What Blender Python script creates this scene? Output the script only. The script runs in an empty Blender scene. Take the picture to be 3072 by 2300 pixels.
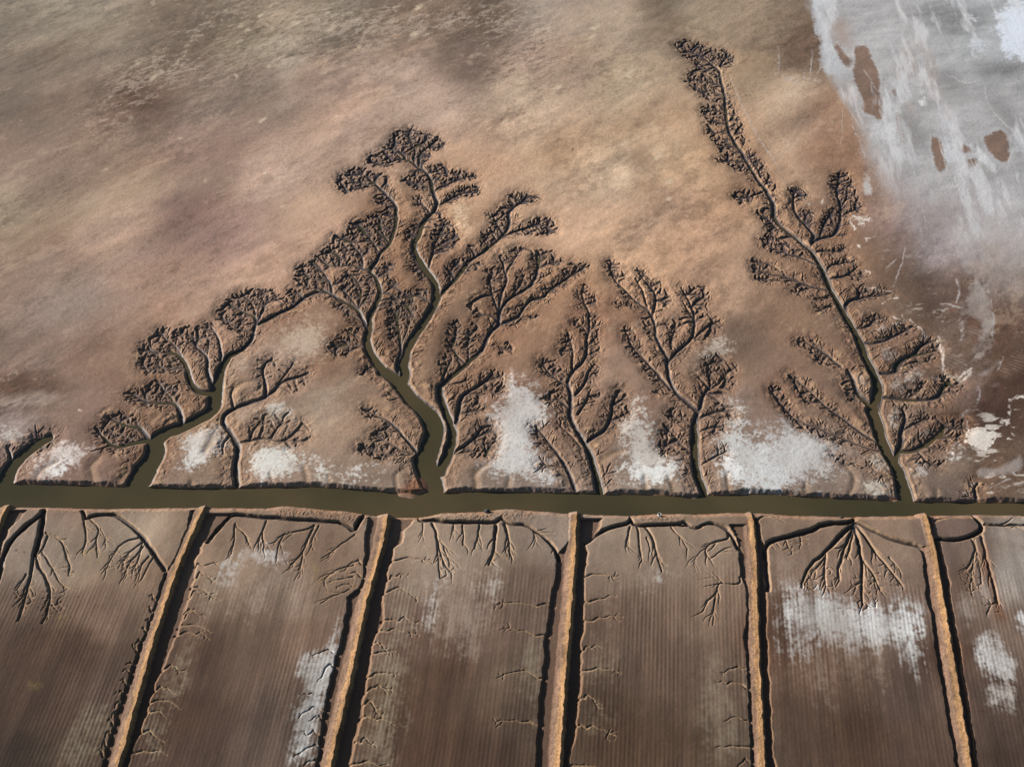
import bpy, math, time
import numpy as np
T0 = time.time()
def log(*a): print('[%.1fs]' % (time.time()-T0), *a)
rng = np.random.default_rng(7)
# ---------------------------------------------------------------- camera
H = 300.0                       # flying height over the mud flat
FPX = 2997.0                    # focal length, in pixels of a 3072 wide frame
DEP = math.radians(50.0)        # how far the lens looks below the horizon
SD, CD = math.sin(DEP), math.cos(DEP)
WATER = -1.6
def ground(x, y, z=0.0):
    """point of the plane at height z seen at survey mark (x, y) of the 3072x2300 frame"""
    u = (np.asarray(x, float)-1536)/FPX; v = (np.asarray(y, float)-1150)/FPX
    t = (H-z)/(SD+v*CD)
    return u*t, (CD-v*SD)*t
def to_px(X, Y):
    d = Y*CD+H*SD
    return 1536+X/d*FPX, 1150+(-(Y*SD-H*CD))/d*FPX
# sketch sheets: origin and scale of the survey sheets the lines were measured on
Z = {0:(0,0,1), 1:(0,1100,2.76), 2:(800,1100,2.76), 3:(1500,1100,2.76), 4:(2272,1100,2.76), 5:(400,600,2.76),
     6:(950,350,2.76), 7:(1500,700,2.76), 8:(2000,50,2.76), 9:(2172,500,2.76), 10:(0,1500,2.0704),
     11:(1000,1500,2.0704), 12:(2006,1500,2.0704), 13:(2500,700,3.851), 14:(2300,0,2.855), 15:(0,0,2.159), 16:(1024,0,2.159)}
def F(z, pts):
    a = np.array(pts, float).reshape(-1, 2); ox, oy, s = Z[z]
    return a/s+[ox, oy]
# ---------------------------------------------------------------- ground grid
SX, SY = 1.6, 1.5
gx = np.arange(-300, 3072+300, SX); gy = np.arange(-190, 2300+130, SY)
NX, NY = len(gx), len(gy)
PX, PY = np.meshgrid(gx, gy)
GX, GY = ground(PX, PY)
GX = GX.astype(np.float32); GY = GY.astype(np.float32)
log('grid', NX, NY, NX*NY)
def mpp(y): return H/(SD+(y-1150)/FPX*CD)/FPX
# ---------------------------------------------------------------- noise
def vnoise(x, y, seed):
    r = np.random.default_rng(seed); P = 512
    tab = r.random((P, P), dtype=np.float32)
    xi = np.floor(x); yi = np.floor(y)
    fx = (x-xi).astype(np.float32); fy = (y-yi).astype(np.float32)
    xi = xi.astype(np.int32) % P; yi = yi.astype(np.int32) % P
    x1 = (xi+1) % P; y1 = (yi+1) % P
    fx = fx*fx*(3-2*fx); fy = fy*fy*(3-2*fy)
    a = tab[yi, xi]; b = tab[yi, x1]; c = tab[y1, xi]; d = tab[y1, x1]
    return (a+(b-a)*fx)*(1-fy)+(c+(d-c)*fx)*fy-0.5
def fbm(x, y, scale, octv=4, seed=1, gain=0.5, rot=0.0, stretch=1.0):
    c, s = math.cos(rot), math.sin(rot)
    u = (x*c+y*s)/(scale*stretch); v = (-x*s+y*c)/scale
    out = 0; a = 1.0; n = 0
    for o in range(octv):
        th = (.7+1.1*o if stretch == 1.0 else .13*(-1)**o*min(1, 2/stretch)); co, si = math.cos(th), math.sin(th)
        out = out+a*vnoise((u*co-v*si)*2**o+17.3*o, (u*si+v*co)*2**o+9.1*o, seed*31+o); n += a; a *= gain
    return (out/n*2).astype(np.float32)     # about -1..1
def blur(a, r):
    r = int(max(1, r))
    for ax in (0, 1):
        for _ in range(2):
            p = np.concatenate([np.repeat(np.take(a, [0], ax), r+1, ax), a, np.repeat(np.take(a, [-1], ax), r, ax)], ax)
            c = np.cumsum(p, ax, dtype=np.float64)
            n = a.shape[ax]
            a = ((np.take(c, range(2*r+1, 2*r+1+n), ax)-np.take(c, range(0, n), ax))/(2*r+1)).astype(np.float32)
    return a
def inside(poly, px, py):
    m = np.zeros(px.shape, bool); n = len(poly)
    for i in range(n):
        x0, y0 = poly[i]; x1, y1 = poly[(i+1) % n]
        if y0 == y1: continue
        c = ((y0 > py) != (y1 > py)) & (px < (x1-x0)*(py-y0)/(y1-y0)+x0)
        m ^= c
    return m
def win(x0, x1, y0, y1):
    i0 = int(np.clip((x0-gx[0])/SX, 0, NX-1)); i1 = int(np.clip((x1-gx[0])/SX+2, 0, NX))
    j0 = int(np.clip((y0-gy[0])/SY, 0, NY-1)); j1 = int(np.clip((y1-gy[0])/SY+2, 0, NY))
    return slice(j0, j1), slice(i0, i1)
# coarse sheet for soft masks
Q = 4
cx = gx[::Q]; cy = gy[::Q]; CPX, CPY = np.meshgrid(cx, cy)
def up(a):
    """bilinear from the coarse sheet to the full grid"""
    yi = np.minimum(np.arange(NY)/Q, a.shape[0]-1.001); xi = np.minimum(np.arange(NX)/Q, a.shape[1]-1.001)
    y0 = yi.astype(int); x0 = xi.astype(int); fy = (yi-y0).astype(np.float32)[:, None]; fx = (xi-x0).astype(np.float32)[None]
    r0 = a[y0]; r1 = a[y0+1]; r = r0+(r1-r0)*fy
    return r[:, x0]*(1-fx)+r[:, x0+1]*fx
def softpoly(polys, soft, warp=None):
    """0..1 mask of polygons with an edge softened by 'soft' px"""
    m = np.zeros(CPX.shape, np.float32)
    for p in polys: m = np.maximum(m, inside(p, CPX, CPY))
    return blur(m, soft/(SX*Q)/1.6) if soft > 0 else m
def resample(P, step):
    """P: n x k, first two columns metres; even steps along the line"""
    d = np.hypot(*np.diff(P[:, :2], axis=0).T); s = np.r_[0, np.cumsum(d)]
    n = max(2, int(s[-1]/step)+1); t = np.linspace(0, s[-1], n)
    return np.stack([np.interp(t, s, P[:, k]) for k in range(P.shape[1])], 1)
def smooth_line(P):
    """one round of corner cutting keeps the ends"""
    for _ in range(2):
        a = P[:-1]*.75+P[1:]*.25; b = P[:-1]*.25+P[1:]*.75
        q = np.empty((2*len(a), P.shape[1])); q[0::2] = a; q[1::2] = b
        P = np.vstack([P[:1], q, P[-1:]])
    return P
def segdist(ax, ay, bx, by, X, Y):
    dx, dy = bx-ax, by-ay; L = dx*dx+dy*dy+1e-9
    t = np.clip(((X-ax)*dx+(Y-ay)*dy)/L, 0, 1)
    return np.hypot(X-ax-t*dx, Y-ay-t*dy), t
# ---------------------------------------------------------------- survey of the drainage networks north of the river
# stem: (sheet, width0, width1, [x, y, ...]) half widths in frame px, mouth first.  lobe: (sheet, [x, y, ...])
NET = []
def net(name, label, stems, lobes, mark='', sp=1.0): NET.append(dict(name=name, label=label, stems=stems, lobes=lobes, sp=sp, mark=mark))
net('tidal_creek', 'short dark creek cut off by the left edge of the picture',
 [(1,24,9,[30,990,60,870,110,780,200,700,300,620,400,570]),(1,6,2,[80,760,75,700,55,650]),(1,22,14,[30,990,0,1010,-80,1000])],
 [(1,[200,640,330,540,460,590,380,680,260,720])])
net('tidal_creek', 'leftmost large branching creek with olive water winding up to dark round fans',
 [(0,30,36,[399,1466,431,1408]),(0,34,18,[431,1408,468,1354,462,1318,507,1290]),(0,16,17,[507,1292,580,1259,641,1227,645,1180]),
  (0,17,8,[645,1180,652,1136,668,1093,686,1064]),(0,8,5,[686,1064,726,1046,748,1020,759,995]),(0,5,2.5,[759,995,766,962,777,944,791,919,800,895]),
  (0,10,5,[635,1172,610,1172,588,1165,570,1143,563,1107,545,1067,512,1049]),(5,3.5,2,[400,1290,340,1180,260,1130,240,1090]),(5,3,1.5,[390,1270,340,1230,350,1130,380,1090]),
  (5,3.5,1.5,[440,1370,330,1370,200,1370,100,1390]),(5,3.5,2,[310,1240,200,1250,120,1250]),
  (5,6,2.5,[650,1500,610,1400,617,1300,560,1240,500,1190,490,1100]),(5,3,1.5,[600,1290,630,1180,590,1080]),
  (5,5,2.5,[720,1310,735,1270,710,1150,680,1080,640,1030]),
  (5,4,2,[1010,1000,1000,940,900,910,830,860,780,850]),(5,3,1.5,[1000,940,1000,860,940,790]),(5,3,1.5,[1080,880,1080,820,1040,760]),
  (5,3,1.5,[990,1090,920,1060,830,1040,740,980]),
  (5,7,4,[1040,1010,1130,960,1300,890,1420,790,1520,740,1600,760]),
  (1,7,3,[1500,440,1480,340,1440,280,1340,290,1200,270,1100,220]),(1,3,1.5,[1440,270,1380,200,1290,140]),
  (1,7,3,[1230,590,1160,490,1080,480,960,440,890,410]),(1,9,3,[1240,600,1150,600,1050,640,950,650,880,600,800,510]),(1,3,2,[1130,600,1000,540,900,500])],
 [(5,[50,1380,80,1200,150,1150,300,1160,380,1250,440,1370,350,1420,200,1420]),(5,[190,1130,195,1060,250,1040,300,1060,300,1110,280,1180,220,1150]),(5,[320,1200,330,1090,380,1060,490,1030,440,1130,380,1240]),
  (5,[440,1160,520,1040,660,1000,690,1060,640,1150,640,1230,600,1260,480,1200]),
  (5,[700,960,720,880,850,770,980,730,1130,730,1200,790,1130,850,1060,950,980,960,850,900]),(5,[690,980,860,930,960,950,990,1080,840,1070,720,1000]),
  (5,[1200,830,1290,740,1400,730,1380,790,1250,850]),
  (1,[1030,220,1180,180,1250,120,1430,140,1480,210,1460,300,1250,300,1130,250]),(1,[870,400,1000,370,1160,440,1180,490,1000,490,900,450]),(1,[770,490,900,480,1200,590,960,660,860,620,800,560])], 'A')
net('tidal_gully', 'soft shallow gully with stubby side lobes between the two widest creeks',
 [(0,8,6,[707,1458,707,1390,714,1332,699,1303,667,1270,672,1238,707,1220]),(0,6,3.5,[707,1220,761,1198,780,1194,817,1172,849,1136,900,1125,925,1112]),
  (0,5,3,[795,1187,799,1143,784,1107,799,1082,815,1075]),(0,4,2.5,[712,1325,745,1320,800,1308,840,1322,880,1298,905,1268]),
  (0,4,2,[700,1222,690,1190,700,1160]),(0,3,2,[830,1150,850,1130,870,1100,880,1085]),(0,3,2,[750,1320,760,1285,780,1262]),(0,3,2,[808,1312,830,1280,850,1262]),(0,4,2,[690,1300,670,1330,668,1360])],
 [(0,[775,1150,775,1080,820,1065,850,1090,820,1170]),(0,[850,1140,860,1105,895,1100,930,1100,920,1150,870,1175]),(0,[820,1320,860,1290,890,1262,930,1280,930,1330,860,1345]),(0,[740,1310,760,1255,800,1235,870,1240,850,1300,790,1310])],'', 1.9)
net('tidal_creek', 'broadest creek left of the middle, forking into two tall trunks crowned with dark fans',
 [(0,27,33,[1307,1466,1282,1412,1275,1375]),(0,30,23,[1275,1380,1300,1317,1307,1274,1282,1234,1235,1194]),(0,22,17,[1235,1194,1206,1154,1185,1130,1150,1110]),
  (0,14,8,[1150,1110,1136,1089,1110,1053,1099,1017,1107,980]),(0,8,5,[1107,980,1110,933,1132,901,1143,868,1132,832,1110,810]),
  (0,5.5,3.5,[1110,810,1128,778,1140,756,1167,730,1182,683,1192,640,1186,607,1167,585,1138,556,1110,535]),(0,4.5,3,[1110,805,1088,803,1082,785]),
  (6,3,1.5,[430,550,350,520,260,540]),(6,3,1.5,[480,540,430,480,350,450]),(6,3,1.5,[430,560,330,590,230,600]),
  (0,4,2,[1088,800,1070,788,1016,792,987,792]),(5,3.5,1.5,[1900,540,1900,440,1820,370,1790,300]),(5,3,1.5,[2020,400,1980,320,1900,240,1850,200]),(5,3,1.5,[2110,330,2060,250,2010,170]),(5,3,1.5,[1700,520,1700,440,1660,390]),
  (0,6,5,[1103,985,1081,941,1063,915,1023,897,994,879,965,864]),(5,4,2,[1640,780,1640,700,1590,620,1540,540]),(5,3,1.5,[1600,660,1500,640,1400,620]),(5,3,1.5,[1520,730,1430,700,1380,690]),
  (5,3.5,2,[1925,1060,1900,980,1850,880,1890,760,1860,660,1800,600]),(5,3,2,[1850,880,1800,790,1730,730]),(5,3,1.5,[1870,870,1940,770,1970,690]),
  (0,16,11,[1206,1140,1217,1110,1208,1090,1222,1042]),(0,12,9,[1222,1042,1257,986,1299,917,1312,886]),(0,9,6,[1312,886,1309,850,1287,817,1265,788,1247,756,1240,727,1258,701,1269,669]),
  (0,6,4.5,[1269,669,1287,643,1312,618,1312,600,1298,567,1294,531,1276,509,1251,495]),(6,4,2,[830,400,790,350,700,330,620,360,520,380]),(6,4,1.5,[845,390,850,310,900,250,980,220]),(6,3,1.5,[800,360,820,260,770,180,740,130]),(6,3,1.5,[730,330,680,260,600,230]),
  (6,3.5,2,[975,600,1020,570,1130,530,1200,490,1300,480]),(6,3,1.5,[930,450,1000,440,1060,410]),(6,3.5,2,[1025,720,1080,680,1200,620,1320,600]),(6,3,1.5,[950,570,850,550,760,520]),(6,3,1.5,[930,780,880,700,800,670]),
  (6,3,1.5,[830,1000,800,960,770,930]),(6,4,2,[925,1235,965,1120,960,1060,1000,1000,1060,900]),(6,3,1.5,[965,1080,1060,1010,1150,980]),(6,3,1.5,[970,1100,1060,1070,1150,1050]),
  (6,3,1.5,[915,1260,830,1220,800,1150]),(6,3,1.5,[940,1520,880,1480,840,1430]),(0,6,3,[1192,1130,1196,1080,1204,1030,1195,980,1185,930]),(0,3,1.5,[1204,1030,1225,980,1235,920]),
  (6,3,1.5,[480,1320,560,1280,610,1220]),(6,3,1.5,[530,1460,620,1400,650,1350]),
  (0,6.5,5,[1318,884,1352,846,1381,817,1392,792,1432,763,1472,734]),(0,5,3,[1472,734,1493,716,1526,683,1530,651,1526,633,1544,611,1573,600,1600,600]),(6,4,2,[1510,1005,1620,940,1740,910,1830,870,1900,890,1960,930]),
  (6,3,1.5,[1550,950,1490,860,1460,800]),(6,3,1.5,[1480,1000,1440,920,1400,1000]),(6,3,1.5,[1100,1350,1110,1270,1180,1180]),(6,3,1.5,[1200,1250,1280,1220,1350,1200]),(6,3,1.5,[1310,1140,1290,1080,1260,1060]),
  (5,3,1.5,[1900,1200,1800,1180,1700,1170,1630,1220]),(5,3,1.5,[1870,1120,1800,1080,1760,1070]),(5,3,2,[2010,1370,1950,1370,1900,1420]),(5,3,1.5,[1890,1000,1830,960,1790,930]),
  (0,5,3,[1250,1350,1235,1330,1198,1292,1170,1262,1140,1245,1105,1228]),(0,4,2,[1240,1358,1205,1350,1170,1325,1140,1310,1115,1300]),(0,3,2,[1235,1362,1190,1365,1150,1355,1110,1340,1080,1345]),
  (2,4,2,[1130,260,1050,230,1010,210])],
 [(6,[170,540,190,490,290,420,400,420,500,470,590,490,600,590,520,580,420,560,280,620,200,590]),(6,[470,650,540,620,620,680,620,710,500,730]),
  (5,[1780,240,1800,200,1930,140,2000,100,2150,50,2180,100,2130,330,2000,430,1880,400,1800,300]),(5,[1480,500,1600,380,1700,300,1780,260,1900,400,1900,510,1750,520,1600,560]),
  (5,[1330,640,1370,540,1480,500,1560,540,1620,640,1600,730,1480,720,1360,680]),(5,[1700,720,1750,590,1850,560,1960,620,2020,700,1970,850,1860,870,1770,800]),
  (6,[460,380,480,300,560,270,620,180,680,120,780,100,900,130,1010,170,1050,230,1000,270,930,290,880,370,840,390,720,370,560,410,480,410]),(6,[860,380,900,300,950,280,950,340,900,380]),
  (6,[900,410,1050,390,1100,430,1250,450,1340,480,1300,510,1130,540,1000,600,970,560,960,460]),(6,[1040,710,1100,640,1200,590,1300,560,1370,600,1340,650,1220,660,1100,700]),
  (6,[710,520,780,470,850,470,930,540,920,590,800,590]),(6,[780,650,860,670,930,760,900,780,820,700]),(6,[720,960,770,890,860,860,900,780,860,960,800,1020,740,1000]),
  (6,[950,1000,930,860,1050,820,1130,900,1180,990,1160,1060,1050,1120,970,1140]),(6,[780,1100,790,1270,900,1360,920,1300,850,1180]),(6,[820,1420,930,1430,940,1520,890,1500]),
  (6,[600,1520,700,1430,820,1430,800,1560,740,1656,640,1656]),(0,[1162,1000,1165,890,1210,870,1262,880,1240,950,1215,1010,1190,1030]),
  (6,[470,1240,560,1190,650,1210,600,1330,530,1320]),(6,[550,1380,640,1330,690,1370,600,1440]),
  (6,[1340,1020,1440,900,1450,820,1530,740,1600,700,1610,800,1580,920,1500,1000,1400,1090]),(6,[1580,650,1690,620,1770,660,1850,690,1700,720,1610,740]),(6,[1700,900,1830,830,1930,830,1990,920,1940,970,1800,970,1620,980,1600,940]),
  (6,[1060,1280,1120,1190,1250,1150,1200,1250,1150,1330,1080,1330]),(6,[1200,1280,1330,1200,1370,1230,1250,1290]),(6,[1250,1060,1300,1060,1330,1130,1290,1140]),
  (5,[1610,1210,1700,1130,1860,1120,1880,1200,1750,1290,1650,1260]),(5,[1750,1080,1870,1040,1880,1090,1800,1110]),(5,[1880,1430,1930,1350,2010,1380,1920,1450]),(5,[1660,860,1750,880,1860,960,1870,1010,1760,940]),
  (2,[780,340,880,330,1000,400,900,420,840,420]),(2,[920,500,1000,480,1080,560,1000,600,870,560]),(2,[740,680,780,630,900,620,1100,700,1000,760,900,760])], 'E', 0.92)
net('tidal_creek', 'creek joining the broadest creek beside a narrow pointed spit',
 [(0,18,12,[1318,1410,1340,1368,1358,1317]),(0,12,8,[1358,1317,1358,1274,1333,1227,1322,1190,1318,1154]),(0,7.5,5.5,[1318,1154,1343,1133,1380,1104,1403,1083,1451,1042,1465,1000,1500,967]),
  (0,5,3,[1500,967,1554,950,1562,932,1583,896,1634,888,1645,867,1688,841,1717,816,1750,800]),(0,5.5,4,[1498,967,1498,930,1529,888,1569,870,1601,845,1616,791,1612,765]),(0,4,2.5,[1498,930,1504,875,1522,839,1515,814,1508,785,1500,765]),(0,3,2,[1517,820,1541,774,1562,741]),
  (0,3.5,2,[1495,925,1480,890,1470,850,1475,810]),(0,3,2,[1535,885,1560,850,1575,820]),(0,3,1.5,[1612,800,1640,785,1670,790]),(0,3,1.5,[1610,830,1635,825,1655,815]),(0,2.5,1.5,[1583,900,1600,880]),
  (0,4,2,[1324,1140,1340,1100,1355,1070]),(0,4,2,[1400,1085,1370,1060,1355,1030]),(0,3,1.5,[1410,1070,1400,1030,1410,1000]),(0,3,1.5,[1470,985,1500,940]),
  (0,7,3.5,[1369,1260,1380,1200,1385,1183,1416,1165,1452,1143,1474,1118]),(0,3,2,[1430,1160,1470,1165,1500,1180]),(0,3,2,[1385,1235,1420,1225,1450,1225]),
  (0,5,3,[1358,1357,1394,1332,1430,1300,1445,1280,1474,1274]),(0,3,2,[1370,1358,1420,1345,1470,1360]),(0,3,2,[1344,1150,1375,1145,1405,1135]),
  (0,3,1.5,[1505,970,1540,975,1570,945,1600,945]),(0,3,1.5,[1460,1030,1500,1040,1530,1045])],
 [(6,[1420,1370,1440,1250,1490,1230,1540,1300,1560,1400,1520,1500,1450,1450]),(6,[1510,1140,1560,1130,1660,1060,1720,1100,1640,1180,1560,1260]),(0,[1590,765,1610,745,1660,750,1680,790,1620,800,1610,830]),
  (7,[480,190,560,240,720,260,740,290,620,380,540,430,450,480,300,540,260,520,380,430,540,340]),(7,[140,350,270,330,290,400,180,470,90,510]),(7,[0,700,120,650,180,640,240,560,160,560,60,640]),
  (0,[1315,1090,1325,1060,1360,1060,1365,1100,1345,1125]),(0,[1335,1040,1350,960,1385,955,1395,1010,1415,960,1440,1000,1420,1060,1380,1075]),(0,[1395,920,1420,900,1435,920,1430,950]),
  (0,[1545,965,1600,940,1630,945,1580,960]),(0,[1490,1040,1520,1020,1545,1045,1500,1060]),
  (0,[1370,1230,1440,1160,1475,1110,1515,1120,1500,1180,1440,1185,1455,1225,1420,1245]),(0,[1400,1325,1445,1275,1475,1267,1495,1310,1480,1360,1420,1370,1380,1350])],'', 1.2)
net('tidal_creek', 'narrow upright creek with a thin pointed crown, left of the two slim creeks',
 [(0,10,8,[1804,1484,1790,1426,1772,1361]),(0,8,5,[1772,1361,1750,1317,1725,1274,1707,1238,1717,1201,1707,1165,1703,1140]),(0,5,3,[1703,1140,1717,1106,1754,1080,1761,1044,1761,1008,1768,983,1768,936]),(0,3,2,[1768,936,1754,899,1746,870,1754,852]),
  (0,4,2,[1717,1112,1717,1062,1717,1026,1703,995]),(0,4,2,[1700,1150,1663,1128,1638,1102,1627,1080]),(0,4,2,[1712,1222,1674,1193,1638,1196]),
  (0,4.5,2.5,[1728,1182,1755,1150,1762,1115,1785,1090]),(0,4,2,[1735,1240,1765,1195,1775,1165]),(0,6,3,[1765,1320,1815,1288,1837,1238,1844,1190,1859,1169]),
  (0,6,3,[1728,1466,1703,1408,1674,1354,1638,1314,1605,1274]),(0,3,2,[1690,1400,1640,1395,1620,1388]),(0,3,1.5,[1740,1335,1700,1290,1670,1265]),(0,3,1.5,[1764,1000,1740,965,1725,955]),(0,2.5,1.5,[1766,925,1745,925,1732,920]),
  (0,3,2,[1763,1000,1790,960]),(0,3,1.5,[1762,1060,1795,1045]),(0,3,1.5,[1765,1030,1795,1000]),(0,3,1.5,[1762,910,1790,900])],
 [(7,[600,700,640,690,720,760,700,860,640,760]),(7,[690,470,730,430,820,580,760,600,720,560]),(7,[740,650,800,650,830,760,790,830,750,760]),(7,[750,900,820,820,840,1000,740,1040]),
  (7,[500,900,560,800,640,850,610,900,590,1000,510,1000]),(7,[340,1030,460,1030,550,1120,560,1230,450,1200,350,1130]),(7,[330,1370,470,1270,590,1430,500,1400]),(7,[700,1220,840,1080,820,1150,740,1250]),(7,[700,1400,820,1300,850,1340,740,1420]),
  (3,[900,540,920,280,960,190,1050,200,1080,390,960,500]),(3,[250,560,300,470,380,560,440,680,340,600])],'',1.15)
net('tidal_creek', 'taller of the two slim creeks, with a spreading crown of four branches',
 [(0,11,10,[2118,1486,2098,1426,2087,1375,2085,1317]),(0,10,6,[2085,1317,2085,1263,2094,1230]),(0,6.5,5,[2094,1230,2065,1205,2025,1172,2004,1117,2004,1070]),(0,5,3.5,[2004,1070,1971,1019,1964,954,1946,925]),(0,3.5,2,[1946,925,1906,896,1862,852,1837,823,1830,794]),
  (0,4,2,[1958,942,1971,903,1964,867,1935,838,1920,816]),(0,3,2,[1944,922,1931,870,1909,834]),(0,3,1.5,[1949,928,1909,917,1851,910]),
  (0,5,2.5,[2006,1085,2025,1051,2076,1019,2087,975,2080,917,2054,874,2043,859]),(0,3.5,2,[2085,1010,2123,975,2159,961]),(0,3,1.5,[2086,960,2060,920,2050,900]),
  (0,5,2,[2012,1165,1971,1113,1935,1070,1891,1033,1877,990]),(0,6,3,[2097,1225,2116,1171,2127,1160,2098,1128]),(0,4,2,[2127,1160,2130,1135,2123,1091,2149,1077]),(0,3,1.5,[2128,1165,2160,1140,2180,1120]),
  (0,4,2,[2102,1246,2152,1233,2174,1222]),(0,3.5,2,[2016,1040,2015,1010,2030,980]),(0,2.5,1.5,[2012,1180,1985,1180,1970,1170]),(0,3,1.5,[2100,1290,2140,1275,2170,1280]),
  (0,3,1.5,[2086,1362,2050,1330,2020,1290,1995,1270]),(0,3,1.5,[2086,1366,2040,1350,1990,1345]),(0,3,1.5,[2075,1270,2040,1255,2005,1230]),(0,3,1.5,[2110,1390,2140,1370,2180,1350]),(0,3,1.5,[2010,1070,2040,1060,2060,1040])],
 [(7,[870,220,940,210,1060,330,1010,420,940,380,900,330]),(7,[1120,310,1160,290,1240,350,1400,470,1420,560,1380,620,1290,640,1300,560,1230,420]),(7,[1510,440,1700,430,1740,520,1720,700,1630,720,1610,600]),(7,[1000,430,1180,570,1110,560,1020,500]),
  (7,[960,560,1080,560,1200,620,1100,620]),(7,[1150,680,1230,680,1290,800,1280,880,1220,850]),(7,[1010,780,1080,760,1200,930,1200,1050,1100,1000]),(7,[1150,1030,1300,1160,1380,1230,1260,1220]),
  (7,[1370,750,1440,700,1520,720,1500,800,1450,900,1410,920]),(7,[1680,820,1780,720,1840,760,1800,830,1690,880]),(7,[1740,1170,1700,1100,1790,1000,1900,1050,1960,1100,1920,1300,1800,1330,1760,1260]),
  (7,[1690,1450,1800,1380,1940,1430,1900,1530,1740,1520]),(3,[1740,500,1850,470,1880,530,1740,580]),(3,[1370,340,1500,340,1560,420,1500,470,1380,420]),(3,[1330,480,1420,440,1560,640,1600,730,1330,700]),(7,[1440,980,1530,950,1480,1040]),(7,[1300,1290,1440,1340,1330,1340])],'', 1.15)
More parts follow.
